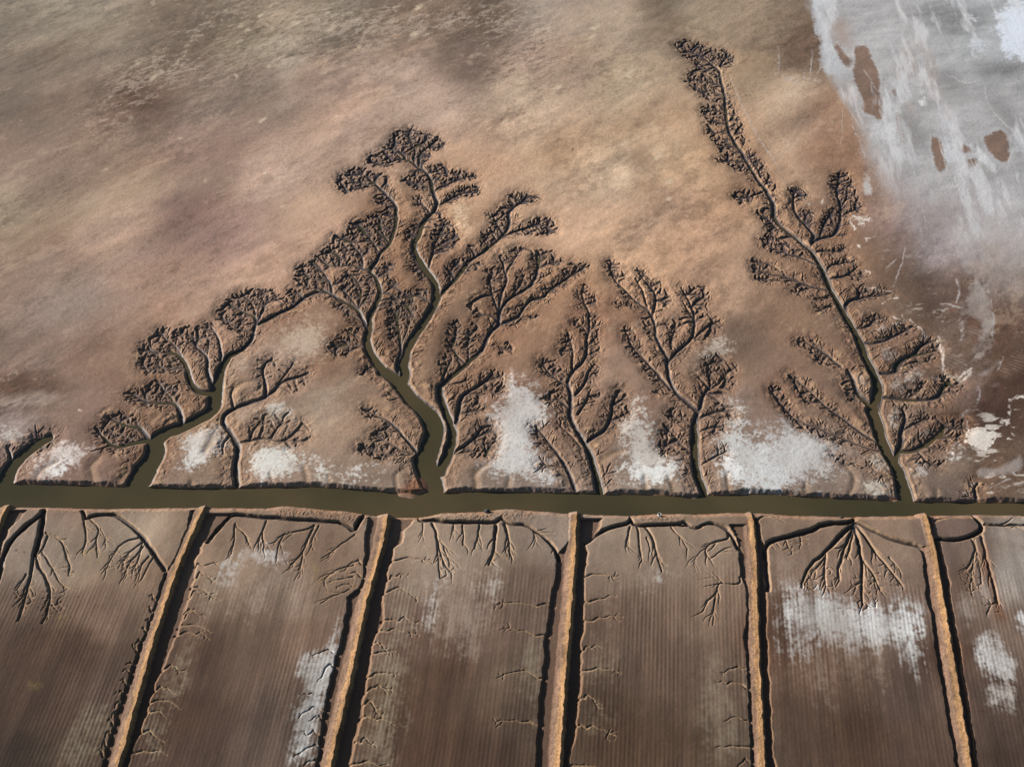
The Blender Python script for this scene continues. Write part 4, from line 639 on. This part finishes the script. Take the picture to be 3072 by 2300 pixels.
mixc([208, 200, 188], brk(up(softpoly([F(4,[1715,600,1760,520,1850,510,1990,560,1920,640,1890,680,1800,690])], 7)), .4, .15, n=1.2*NS+1.1*NL, amp=.9)*.95)
ck = fbm(GX, GY, 1.8, 5, 161, gain=.7, rot=.15, stretch=3.2); cm = up(softpoly([F(4,[1850,380,2050,180,2300,160,2300,1000,1800,1000,1720,820,1800,700,1720,640]), F(0,[2640,760,2700,760,2880,1000,2960,1060,2900,1080,2760,950])], 50))
mixc([196, 186, 174], cm*np.clip((ck+.7*fbm(GX, GY, 9, 3, 162)-.30)*6, 0, 1)*.8)
mixc([60, 42, 32], cm*np.clip((-ck-.22)*5, 0, 1)*.35)
rp = np.sin((GX*.55+GY*.83)*2*math.pi/1.7+4.5*fbm(GX, GY, 9, 3, 163)); rm = up(softpoly([F(13,[1350,1250,1750,1000,1900,1400,1700,1656,1200,1656,1180,1500]), F(13,[1600,1500,2204,1300,2204,1656,1500,1700])], 70)); mixc([170, 164, 156], rm*np.clip(rp-.1+1.5*NS, 0, 1)*np.clip(.2+NL*2.5, 0, 1)*.35)
# white crust on the creek flats
W = [(F(1,[160,740,480,660,800,690,740,760,560,800,500,880,400,870,300,830]),34,[180,172,168]),(F(1,[1480,570,1600,520,1800,480,1830,560,1880,620,1850,700,1700,760,1650,800,1450,840,1540,720]),22,[188,188,186]),
 (F(1,[480,770,560,760,560,810,500,880,400,860]),16,[196,196,196]),(F(2,[0,680,150,680,250,760,430,800,640,860,760,800,980,800,1000,860,960,900,640,930,500,900,0,920,-150,850,-160,740]),28,[188,188,184]),(F(2,[0,300,150,310,220,400,100,440,0,420]),24,[172,168,160]),
 (F(0,[1480,1190,1520,1145,1600,1130,1665,1240,1605,1290,1590,1350,1640,1400,1680,1430,1620,1448,1480,1440,1430,1410,1500,1350,1490,1310,1450,1275]),36,[178,178,178]),(F(3,[1040,340,1130,290,1280,460,1300,700,1500,780,1470,920,1150,950,960,910,1080,760,960,560,1000,460]),36,[178,176,172]),(F(3,[1000,800,1200,820,1500,800,1450,920,1150,950]),18,[198,200,200]),
 (F(3,[1870,230,1950,260,1960,560,2208,640,2300,1000,1960,970,1800,840,1900,700,1760,640,1850,560]),36,[172,174,174]),(F(4,[0,560,550,560,640,700,760,920,600,930,300,990,-60,1000,-60,560]),44,[166,168,170]),(F(3,[1800,800,1900,720,2000,900,1960,960,1860,880]),16,[200,202,204]),
 (F(7,[1600,1050,1700,940,1880,860,1900,990,1720,1060,1640,1130]),22,[160,152,144]),(F(4,[900,740,1050,750,1110,890,950,810]),14,[184,178,168]),(F(4,[1350,540,1450,500,1500,540,1360,600]),12,[186,188,190]),(F(4,[1590,640,1690,680,1690,740,1580,790]),26,[182,182,182]),(F(4,[1280,760,1400,790,1430,850,1340,940]),24,[178,180,182]),
 (F(4,[1250,560,1330,600,1300,640,1260,610]),10,[180,178,174]),(F(4,[1120,350,1200,340,1200,440,1130,560,1090,440]),18,[170,170,168]),(F(4,[1160,60,1380,70,1300,200,1180,180]),34,[156,154,152]),(F(4,[850,950,1080,980,1100,1040,900,1030]),18,[172,166,156]),(F(4,[810,60,900,100,920,200,860,250,850,160]),12,[166,164,158]),
 (F(0,[800,1000,960,950,1000,1000,930,1080,880,1090,850,1040]),36,[160,142,126]),(F(0,[560,1060,740,1060,680,1160,700,1220,690,1250]),26,[156,144,130]),(F(0,[700,1180,800,1220,700,1260]),20,[150,140,130]),(F(9,[1280,1360,1400,1320,1420,1380,1300,1420]),20,[160,158,156]),(F(9,[1290,1500,1400,1480,1420,1560,1320,1600]),16,[168,168,168]),(F(9,[1100,1160,1240,1150,1280,1230,1150,1230]),26,[130,122,118]),
 (F(1,[0,530,160,540,180,620,60,640,0,590]),26,[168,162,158]),(F(1,[900,230,1230,190,1380,300,1200,330,1000,320]),34,[160,138,118]),(F(1,[1060,600,1180,640,1100,720,950,700]),30,[162,148,136]),(F(0,[1180,500,1215,500,1200,590,1160,600]),34,[176,158,138]),(F(0,[1370,600,1420,600,1410,680,1370,680]),30,[196,172,144]),(F(5,[1480,1080,1640,1010,1640,1060,1300,1330,1200,1200]),30,[162,148,134])]
col = np.where((south)[..., None] & ~(dyown > 0)[..., None], col*np.array([.99, .93, .86], np.float32)*(1+.16*np.tanh(3*fbm(GX, GY, 5, 4, 133, gain=.6, rot=1.46, stretch=7))+.12*NL)[..., None], col)
mixc([196, 196, 196], G1*np.clip((wisp*1.5-.7*pan-.08)*2.4, 0, 1)*.75)
nearcut = up(blur(np.ascontiguousarray(np.clip(-c1*3, 0, 1)[::Q, ::Q]), 2))
wn = (.6*NL+.55*NS+.35*NF)
for poly, soft, c in W:
    c = [c[0]+26, c[1]+24, c[2]+19]
    mixc(c, brk(up(softpoly([poly], soft*1.7)), .24, .55, n=wn*1.2+.25*GR, amp=1.0)*(1-.9*np.clip(nearcut*1.8-.1, 0, 1))*(.80+.35*NL)*np.clip(1.0+.5*NF, 0, 1)*(.95 if c[2] > 155 else .6))
# ochre-brown damp clay round the drainage fans
net_near = up(blur(np.ascontiguousarray(np.clip(-c1*2.5, 0, 1)[::Q, ::Q]*1.0), 3)); wide = up(blur(np.ascontiguousarray(np.clip(-c1*2.0, 0, 1)[::Q, ::Q]), 7))
halo = up(blur(np.ascontiguousarray(np.clip(-c1*2.0, 0, 1)[::Q, ::Q]), 16)); mixc([190, 160, 128], np.clip(halo*2.4, 0, 1)*np.clip(1-wide*3, 0, 1)*north*(dt > 8)*.30*(1-np.clip(G1*2, 0, 1))*(PY < 1150+60*NL))
br = np.clip(wide*1.5-.04, 0, 1)*north*(dt > 3)
mixc([114, 84, 60], br*.42)
mixc([118, 84, 60], zone*north*(.35+.5*NL)*.6)
mixc([176, 144, 112], zone*north*np.clip((bill-.32)*6, 0, 1)*.45)
cutb = np.clip(-c1*2.5, 0, 1)
mixc([160, 130, 98], cutb*(.5+.3*NS)*(.7+.5*(1-north)))
mixc([112, 90, 74], lob*.35*north)
# wet bed mud, its colour deepened further to stand for shade in the cuts
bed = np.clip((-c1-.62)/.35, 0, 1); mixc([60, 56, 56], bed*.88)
crown = np.clip((1000-PY)/350, 0, 1)*.35+.55; fb = np.clip((-Fc-.05)/.25, 0, 1)*north; mixc([50, 46, 50], fb*crown)  # fan veins: wet silt, plus shade put into the colour by cut depth
wet = np.clip((-c1-.35)/.5, 0, 1)
# steep clay of the river banks
bk = np.clip(1-np.abs(Riv+.8)/1.0, 0, 1)
mixc([128, 104, 90], bk*.6*north); mixc([158, 108, 74], np.clip(1-np.abs(Riv+1.45)/.35, 0, 1)*.75); mixc([150, 112, 82], bk*.6*south)
# plots: salt streaks along the furrows
fs = np.sin(uu*2*math.pi/1.32+1.3*fbm(GX, GY, 14, 3, 65, rot=1.46, stretch=6)); sn = fbm(GX, GY, 1.6, 3, 131, gain=.7, rot=1.46, stretch=12); sb = fbm(GX, GY, 4, 3, 133, gain=.6, rot=1.46, stretch=8)
col *= (1+infield*(.12*fs*(.6+1.0*NL)+.28*sn+.20*sb))[..., None]
WS = [(F(10,[1420,400,1500,330,1570,270,1680,275,1760,320,1800,330,1720,400,1560,380,1440,460,1370,560,1360,500]),18,[196,196,196]),(F(10,[1440,400,1700,400,1750,480,1660,700,1500,700,1400,600]),60,[150,140,132]),(F(10,[1900,950,1960,980,2060,940,2110,700,2140,700,2080,1050,2000,1300,1940,1656,1820,1656,1830,1400,1810,1300,1890,1200,1880,1050]),20,[190,192,192]),
 (F(10,[480,1500,590,1290,680,1270,640,1420,540,1656,410,1656]),34,[132,124,108]),(F(10,[1370,420,1360,560,1240,760,1150,1060,1000,1500,850,1656,930,1300,1180,830,1280,500]),28,[146,138,120]),(F(11,[560,600,740,450,900,430,1050,480,1080,600,1000,700,960,850,760,900,560,880]),60,[152,140,130]),(F(11,[560,620,640,520,740,440,740,470,640,560,600,780,550,860]),22,[190,186,182]),(F(11,[850,470,1060,480,1080,560,880,560]),40,[178,172,166]),
 (F(11,[400,400,520,600,480,800,420,1000,400,1300,330,1656,190,1656,260,1200,290,900,350,600]),34,[142,134,118]),(F(11,[1200,860,1310,880,1290,1050,1250,1656,1230,1300,1150,1100]),24,[142,136,122]),(F(11,[1270,540,1310,540,1300,820,1250,800]),20,[146,138,126]),(F(11,[1590,500,1700,560,1700,800,1720,1060,1680,1500,1570,1400,1600,1000]),30,[130,120,102]),(F(11,[1760,340,2040,380,2080,500,1960,600,1850,560]),44,[158,150,142]),(F(11,[2000,400,2050,410,2060,530,2030,530]),12,[180,180,178]),
 (F(12,[720,480,760,560,830,560,980,600,1130,660,1170,715,1220,725,1290,690,1340,640,1440,610,1540,680,1560,950,1530,1100,1470,1080,1440,900,1280,880,1160,900,1000,860,850,840,830,1000,760,1000,720,800]),34,[184,186,186]),(F(12,[750,560,830,560,840,780,790,800,740,760]),18,[200,200,200]),(F(12,[1130,680,1220,735,1340,660,1400,720,1540,700,1550,900,1400,860,1200,830]),26,[204,206,208]),(F(12,[850,850,1300,880,1400,1100,1100,1200,900,1100]),90,[142,128,118]),
 (F(12,[1920,920,2000,830,2100,950,2170,980,2130,1110,1980,1060]),22,[190,190,190]),(F(12,[1980,1160,2160,1180,2150,1280,2020,1250]),24,[172,168,164]),(F(12,[2150,720,2300,680,2300,820,2180,800]),16,[204,206,208]),(F(12,[1820,600,1870,620,1860,800,1830,760]),20,[160,152,146]),(F(12,[2000,160,2300,150,2300,400,2100,300]),50,[156,152,146]),(F(12,[290,950,430,960,440,1300,430,1656,300,1656,300,1200]),40,[128,122,108]),(F(12,[660,380,760,330,800,560,700,560]),40,[140,130,122])]
for poly, soft, c in WS:
    c = [c[0]+5, c[1]+2, c[2]-3]
    mixc(c, brk(up(softpoly([poly], soft*1.8)), .26, .85, n=.8*NL+.7*NS+.45*sn+.35*sb+infield*.14*fs+.3*GR, amp=.95)*np.clip(1-moat*4, 0, 1)*(.8+.4*sb)*np.clip(1+.5*NF, 0, 1)*(.86 if c[0] > 165 else .5))
mixc([104, 68, 46], up(softpoly([F(12,[1935,230,1975,300,2030,500,2060,650,2110,760,2040,740,1990,560,1950,420])], 14))*.8)
# greenish algae specks
mixc([140, 118, 66], np.clip(up(softpoly([F(10,[500,300,620,320,620,380,540,420]), F(10,[1930,380,2050,480,2030,560,1950,500]), F(10,[1720,540,1800,560,1790,600,1730,580]), F(10,[340,700,420,700,380,800]), F(10,[180,1130,250,1120,240,1170,180,1170])], 16))*(.4+1.6*NS), 0, 1)*.45)
# moat floors and dykes
mixc([100, 76, 60], np.clip(moat*1.6-.2, 0, 1)*(.75+.3*sb)*south)
mixc([150, 116, 86], np.clip(1-np.abs(moat-.35)/.3, 0, 1)*south*.6)
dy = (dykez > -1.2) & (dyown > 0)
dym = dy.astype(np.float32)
dn = fbm(GX, GY, 1.0, 3, 141, gain=.7, rot=1.46, stretch=14); dn2 = fbm(GX, GY, 2.5, 3, 142, gain=.6, rot=1.46, stretch=6)
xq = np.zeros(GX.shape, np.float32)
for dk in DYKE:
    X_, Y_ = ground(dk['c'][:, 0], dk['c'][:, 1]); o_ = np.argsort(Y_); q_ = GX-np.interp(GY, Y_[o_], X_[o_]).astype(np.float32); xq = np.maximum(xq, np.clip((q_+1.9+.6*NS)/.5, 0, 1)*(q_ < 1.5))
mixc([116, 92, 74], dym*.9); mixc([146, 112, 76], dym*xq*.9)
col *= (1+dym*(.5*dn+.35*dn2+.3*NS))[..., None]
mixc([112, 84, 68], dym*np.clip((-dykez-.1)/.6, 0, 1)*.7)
# row of dark dots along the narrow dyke
for k, yy in enumerate(np.arange(1640, 2330, 6.3)):
    xx = np.interp(yy, DYKE[4]['c'][:, 1], DYKE[4]['c'][:, 0])-9+rng.normal(0, 1.2); w = win(xx-5, xx+5, yy-4, yy+4)
    m = (np.clip(1.3-np.hypot((PX[w]-xx)/2.3, (PY[w]-yy)/2.3), 0, 1)*.75)[..., None]; col[w] = col[w]*(1-m)+lin([60, 44, 34])*m
mixc([150, 110, 78], sp*(.5+.8*NS)*.5)
mixc([128, 84, 56], up(softpoly([F(2,[1250,870,1345,985,1200,1062,1070,1050,1140,980,1215,920])], 8))*.8)
# dark pebble-like specks scattered on the flats and plots
for zz, pts in [(10,[485,598,232,665,440,725,252,788,200,800,90,908,138,968,100,310,150,322]),(12,[1065,668,1393,685,1438,792,1965,1013,1520,960]),(16,[1498,970]),(15,[982,135]),(5,[2150,0])]:
    for x, y in F(zz, pts):
        w = win(x-8, x+8, y-8, y+8); m = (np.clip(1.4-np.hypot(PX[w]-x, PY[w]-y)/3.2, 0, 1)*.8)[..., None]; col[w] = col[w]*(1-m)+lin([58, 42, 36])*m
col = np.clip(col, .008, .85).astype(np.float32)
wet = np.clip(wet+np.clip(moat*.8-.3, 0, 1)*.5+G1*.0, 0, 1).astype(np.float32)
log('colours')
# ---------------------------------------------------------------- scene
C = bpy.context.scene.collection
def new_mat(name):
    m = bpy.data.materials.new(name); m.use_nodes = True; nt = m.node_tree; nt.nodes.clear(); return m, nt
def earth(name, bump=1.0, grain=.25):
    m, nt = new_mat(name); N = nt.nodes.new; L = nt.links.new
    out = N('ShaderNodeOutputMaterial'); b = N('ShaderNodeBsdfPrincipled'); L(b.outputs[0], out.inputs[0])
    at = N('ShaderNodeAttribute'); at.attribute_name = 'earth_colour'
    wt = N('ShaderNodeAttribute'); wt.attribute_name = 'wetness'
    geo = N('ShaderNodeNewGeometry')
    n1 = N('ShaderNodeTexNoise'); n1.inputs['Scale'].default_value = 1.7; n1.inputs['Detail'].default_value = 5; n1.inputs['Roughness'].default_value = .7; L(geo.outputs['Position'], n1.inputs['Vector'])
    n2 = N('ShaderNodeTexNoise'); n2.inputs['Scale'].default_value = .45; n2.inputs['Detail'].default_value = 6; n2.inputs['Roughness'].default_value = .65; L(geo.outputs['Position'], n2.inputs['Vector'])
    mr = N('ShaderNodeMapRange'); mr.inputs[1].default_value = .3; mr.inputs[2].default_value = .7; mr.inputs[3].default_value = 1-grain; mr.inputs[4].default_value = 1+grain; L(n1.outputs['Fac'], mr.inputs[0])
    mx = N('ShaderNodeVectorMath'); mx.operation = 'SCALE'; L(at.outputs['Color'], mx.inputs[0]); L(mr.outputs[0], mx.inputs['Scale']); L(mx.outputs[0], b.inputs['Base Color'])
    r = N('ShaderNodeMapRange'); r.inputs[3].default_value = .95; r.inputs[4].default_value = .48; L(wt.outputs['Fac'], r.inputs[0]); L(r.outputs[0], b.inputs['Roughness'])
    b.inputs['Specular IOR Level'].default_value = .25
    ad = N('ShaderNodeMath'); ad.operation = 'MULTIPLY_ADD'; ad.inputs[1].default_value = 2.0; L(n2.outputs['Fac'], ad.inputs[0]); L(n1.outputs['Fac'], ad.inputs[2])
    bp = N('ShaderNodeBump'); bp.inputs['Strength'].default_value = .8; bp.inputs['Distance'].default_value = .09*bump; L(ad.outputs[0], bp.inputs['Height']); L(bp.outputs[0], b.inputs['Normal'])
    return m
mud = earth('cracked_mud', 1.0, .14); bank = earth('creek_clay', .8, .14); clay = earth('dyke_clay', 3.0, .4); tilled = earth('tilled_mud', .8, .14)
def water_mat():
    m, nt = new_mat('olive_water'); N = nt.nodes.new; L = nt.links.new
    out = N('ShaderNodeOutputMaterial'); b = N('ShaderNodeBsdfPrincipled'); L(b.outputs[0], out.inputs[0])
    geo = N('ShaderNodeNewGeometry'); mp = N('ShaderNodeMapping'); mp.inputs['Scale'].default_value = (1.5, .35, 1); mp.inputs['Rotation'].default_value = (0, 0, -.3); L(geo.outputs['Position'], mp.inputs['Vector'])
    n = N('ShaderNodeTexNoise'); n.inputs['Scale'].default_value = 1.0; n.inputs['Detail'].default_value = 3; L(mp.outputs[0], n.inputs['Vector'])
    n2 = N('ShaderNodeTexNoise'); n2.inputs['Scale'].default_value = .02; n2.inputs['Detail'].default_value = 3; L(geo.outputs['Position'], n2.inputs['Vector'])
    cr = N('ShaderNodeValToRGB'); cr.color_ramp.elements[0].position = .35; cr.color_ramp.elements[1].position = .65
    cr.color_ramp.elements[0].color = (.046, .040, .020, 1); cr.color_ramp.elements[1].color = (.080, .060, .029, 1); L(n2.outputs['Fac'], cr.inputs[0]); L(cr.outputs[0], b.inputs['Base Color'])
    b.inputs['Roughness'].default_value = .12; b.inputs['IOR'].default_value = 1.33
    bp = N('ShaderNodeBump'); bp.inputs['Strength'].default_value = .5; bp.inputs['Distance'].default_value = .035; L(n.outputs['Fac'], bp.inputs['Height']); L(bp.outputs[0], b.inputs['Normal'])
    return m
water = water_mat()
# normals of the whole sheet, so that neighbouring pieces meet without a seam
def cross_normals():
    ax = np.gradient(GX, axis=1); az = np.gradient(Zf, axis=1); ay = np.gradient(GY, axis=1)
    bx = np.gradient(GX, axis=0); by = np.gradient(GY, axis=0); bz = np.gradient(Zf, axis=0)
    n = np.stack([ay*bz-az*by, az*bx-ax*bz, ax*by-ay*bx], -1); n *= np.sign(n[..., 2:3]); n /= np.linalg.norm(n, axis=-1, keepdims=True)
    return n
NRM = cross_normals().reshape(-1, 3)
# piece of each cell: 0 flat, 1.. creeks, 50 south plots, 60.. dykes
vid = np.where(south | (db > -3), 50, 0).astype(np.int16)
m = (own > 0) & (c1+c2 < -.14); vid[m] = own[m]
m = dyown > 0; vid[m] = 59+dyown[m]
plot_id = np.zeros(GX.shape, np.int16)
for dk in DYKE:
    X, Y = ground(dk['c'][:, 0], dk['c'][:, 1]); o = np.argsort(Y); plot_id += (GX > np.interp(GY, Y[o], X[o]))
face = vid[:-1, :-1].copy()
sp_ = (face == 50); face[sp_] = 50+plot_id[:-1, :-1][sp_]
# drop single stray cells of a creek or dyke back to what surrounds them
def piece(name, fmask, mat, **props):
    jj, ii = np.nonzero(fmask)
    if len(jj) == 0: return None
    v = jj*NX+ii
    quads = np.stack([v+NX, v+NX+1, v+1, v], 1)           # rows run towards the viewer
    used, inv = np.unique(quads, return_inverse=True); inv = inv.reshape(quads.shape)
    me = bpy.data.meshes.new(name); nv, nf = len(used), len(quads)
    co = np.stack([GX.ravel()[used], GY.ravel()[used], Zf.ravel()[used]], 1)
    org = np.array([co[:, 0].mean(), co[:, 1].mean(), 0], np.float32) if props.get('kind') != 'structure' else np.zeros(3, np.float32)
    co = (co-org).astype(np.float32)
    me.vertices.add(nv); me.vertices.foreach_set('co', co.ravel())
    me.loops.add(nf*4); me.loops.foreach_set('vertex_index', inv.ravel().astype(np.int32))
    me.polygons.add(nf); me.polygons.foreach_set('loop_start', np.arange(0, nf*4, 4, dtype=np.int32))
    me.update(calc_edges=True); me.shade_smooth()
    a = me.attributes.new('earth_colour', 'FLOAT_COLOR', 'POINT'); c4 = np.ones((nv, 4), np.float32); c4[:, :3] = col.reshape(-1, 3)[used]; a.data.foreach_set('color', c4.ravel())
    a = me.attributes.new('wetness', 'FLOAT', 'POINT'); a.data.foreach_set('value', wet.ravel()[used])
    me.normals_split_custom_set_from_vertices(NRM[used])
    me.materials.append(mat)
    o = bpy.data.objects.new(name, me); o.location = org.tolist(); C.objects.link(o)
    for k, val in props.items(): o[k] = val
    return o
piece('mudflat', face == 0, mud, kind='structure')
for i, nt in enumerate(NET):
    piece(nt['name'], face == i+1, bank, label=nt['label'], category='tidal creek', group='branching creeks draining the flat into the river')
for i, dk in enumerate(DYKE): piece('dyke', face == 60+i, clay, label=dk['label'], category='dyke', group='parallel earth dykes between the plots')
for i in range(len(DYKE)+1): piece('mud_plot', face == 50+i, tilled, kind='structure')
log('meshes')
def sheet(name, x0, x1, y0, y1, z, mat, **props):
    me = bpy.data.meshes.new(name); me.from_pydata([(x0,y0,z),(x1,y0,z),(x1,y1,z),(x0,y1,z)], [], [(0,1,2,3)])
    me.materials.append(mat); o = bpy.data.objects.new(name, me); C.objects.link(o)
    for k, v in props.items(): o[k] = v
    return o
sheet('river_water', float(GX.min())-300, float(GX.max())+300, float(riv_b[:, 1].min())-200, float(riv_t[:, 1].max())+260, WATER, water, kind='structure')
# the country beyond the surveyed sheet: a frame of plain flat running out of sight
xs = [-4000, None, 4000]
b = [(float(GX[0, 0]), float(GY[0, 0])), (float(GX[0, -1]), float(GY[0, 0])), (float(GX[-1, -1]), float(GY[-1, 0])), (float(GX[-1, 0]), float(GY[-1, 0]))]
me = bpy.data.meshes.new('far_mudflat'); B = 5000
vv = [(-B, B, -.35), (B, B, -.35), (B, -B, -.35), (-B, -B, -.35)]+[(x, y, -.35) for x, y in b]
me.from_pydata(vv, [], [(0, 4, 5, 1), (1, 5, 6, 2), (2, 6, 7, 3), (3, 7, 4, 0)])
def plain_earth():
    m, nt = new_mat('plain_mud'); N = nt.nodes.new; L = nt.links.new
    out = N('ShaderNodeOutputMaterial'); bs = N('ShaderNodeBsdfPrincipled'); L(bs.outputs[0], out.inputs[0]); g = N('ShaderNodeNewGeometry')
    n = N('ShaderNodeTexNoise'); n.inputs['Scale'].default_value = .03; n.inputs['Detail'].default_value = 8; L(g.outputs['Position'], n.inputs['Vector'])
    cr = N('ShaderNodeValToRGB'); cr.color_ramp.elements[0].color = (.14, .095, .065, 1); cr.color_ramp.elements[1].color = (.34, .26, .19, 1); cr.color_ramp.elements[0].position = .3; cr.color_ramp.elements[1].position = .7
    L(n.outputs['Fac'], cr.inputs[0]); L(cr.outputs[0], bs.inputs['Base Color']); bs.inputs['Roughness'].default_value = .95; return m
me.materials.append(plain_earth()); o = bpy.data.objects.new('far_mudflat', me); C.objects.link(o); o['kind'] = 'structure'
# ---------------------------------------------------------------- small things on the south bank
import bmesh
def zat(x, y):
    i = int((x-gx[0])/SX); j = int((y-gy[0])/SY); return float(GX[j, i]), float(GY[j, i]), float(Zf[j-1:j+2, i-1:i+2].mean())
def simple(name, rgb, rough=.9):
    m, nt = new_mat(name); N = nt.nodes.new; L = nt.links.new
    out = N('ShaderNodeOutputMaterial'); bs = N('ShaderNodeBsdfPrincipled'); L(bs.outputs[0], out.inputs[0]); tc = N('ShaderNodeTexCoord')
    n = N('ShaderNodeTexNoise'); n.inputs['Scale'].default_value = 6; n.inputs['Detail'].default_value = 5; L(tc.outputs['Object'], n.inputs['Vector'])
    cr = N('ShaderNodeValToRGB'); cr.color_ramp.elements[0].color = (*[c*.6 for c in rgb], 1); cr.color_ramp.elements[1].color = (*[min(1, c*1.3) for c in rgb], 1); L(n.outputs['Fac'], cr.inputs[0]); L(cr.outputs[0], bs.inputs['Base Color']); bs.inputs['Roughness'].default_value = rough; return m
def rock(name, label, x, y, r, hgt, seed, rgb, cat='rock', group=None):
    bm = bmesh.new(); bmesh.ops.create_icosphere(bm, subdivisions=3, radius=1.0); rr = np.random.default_rng(seed)
    ph = rr.uniform(0, 6, (5, 3)); am = rr.uniform(.05, .16, 5)
    for v in bm.verts:
        k = 1+sum(am[i]*math.sin(v.co.x*(2+i)+ph[i, 0])*math.cos(v.co.y*(2+i)+ph[i, 1]+v.co.z*2) for i in range(5))
        v.co = (v.co.x*k*r, v.co.y*k*r*.8, (v.co.z*k*(1.0-.25*abs(v.co.x)))*hgt)
    me = bpy.data.meshes.new(name); bm.to_mesh(me); bm.free(); me.materials.append(simple(name+'_stone', rgb))
    o = bpy.data.objects.new(name, me); X, Y, zz = zat(x, y); o.location = (X, Y, zz+hgt*.35); C.objects.link(o)
    o['label'] = label; o['category'] = cat
    if group: o['group'] = group
rock('boulder', 'dark pointed boulder at the river edge between the second and middle dykes', 1463, 1533, 1.1, 1.5, 3, (.05, .05, .055))
rock('boulder', 'small dark lump beside the crumbly river edge, left of the fan-shaped rills', 2524, 1546, .6, .5, 5, (.07, .065, .06))
# an upright pipe end: pale ring with a dark hollow
def ring():
    bm = bmesh.new(); n = 40; prof = [(.62, 0), (.66, .15), (.66, 1.25), (.58, 1.32), (.47, 1.28), (.45, 1.1), (.45, .1)]
    rows = [[bm.verts.new((r*math.cos(2*math.pi*i/n), r*math.sin(2*math.pi*i/n), z)) for i in range(n)] for r, z in prof]
    for a, c in zip(rows[:-1], rows[1:]):
        for i in range(n): bm.faces.new((a[i], a[(i+1) % n], c[(i+1) % n], c[i]))
    bm.faces.new(rows[-1][::-1]); bmesh.ops.recalc_face_normals(bm, faces=bm.faces)
    me = bpy.data.meshes.new('pipe_end'); bm.to_mesh(me); bm.free(); me.shade_smooth(); me.materials.append(simple('worn_concrete', (.45, .44, .42)))
    o = bpy.data.objects.new('pipe_end', me); X, Y, zz = zat(1979, 1544); o.location = (X, Y, zz-.25); C.objects.link(o)
    o['label'] = 'pale upright pipe end casting a short black shadow on the river edge'; o['category'] = 'pipe'
ring()
# ---------------------------------------------------------------- camera, sun, sky
sc = bpy.context.scene
cam = bpy.data.cameras.new('camera'); cam.lens = 36*FPX/3072; cam.sensor_width = 36; cam.clip_start = 1; cam.clip_end = 20000
co = bpy.data.objects.new('camera', cam); co.location = (0, 0, H); co.rotation_euler = (math.pi/2-DEP, 0, 0); C.objects.link(co); sc.camera = co
SUN_EL, SUN_AZ = math.radians(20.5), math.radians(-70)       # azimuth clockwise from +Y (away from the viewer)
d = (math.sin(SUN_AZ)*math.cos(SUN_EL), math.cos(SUN_AZ)*math.cos(SUN_EL), math.sin(SUN_EL))
from mathutils import Vector
sun = bpy.data.lights.new('sun', 'SUN'); sun.energy = 5.0; sun.angle = math.radians(.5); sun.color = (1.0, .95, .90)
so = bpy.data.objects.new('sun', sun); so.rotation_euler = Vector(d).to_track_quat('Z', 'Y').to_euler(); so.location = (-200, 300, 300); C.objects.link(so)
w = bpy.data.worlds.new('World'); sc.world = w; w.use_nodes = True; nt = w.node_tree; nt.nodes.clear()
sky = nt.nodes.new('ShaderNodeTexSky'); sky.sky_type = 'NISHITA'; sky.sun_disc = False; sky.sun_elevation = SUN_EL; sky.sun_rotation = SUN_AZ
bg = nt.nodes.new('ShaderNodeBackground'); bg.inputs[1].default_value = .05; wo = nt.nodes.new('ShaderNodeOutputWorld')
nt.links.new(sky.outputs[0], bg.inputs[0]); nt.links.new(bg.outputs[0], wo.inputs[0])
vs = sc.view_settings; vs.view_transform = 'Standard'; vs.look = 'None'; vs.exposure = .80; vs.gamma = 1
sc.cycles.max_bounces = 4; sc.cycles.diffuse_bounces = 0; sc.cycles.use_denoising = True
log('done')
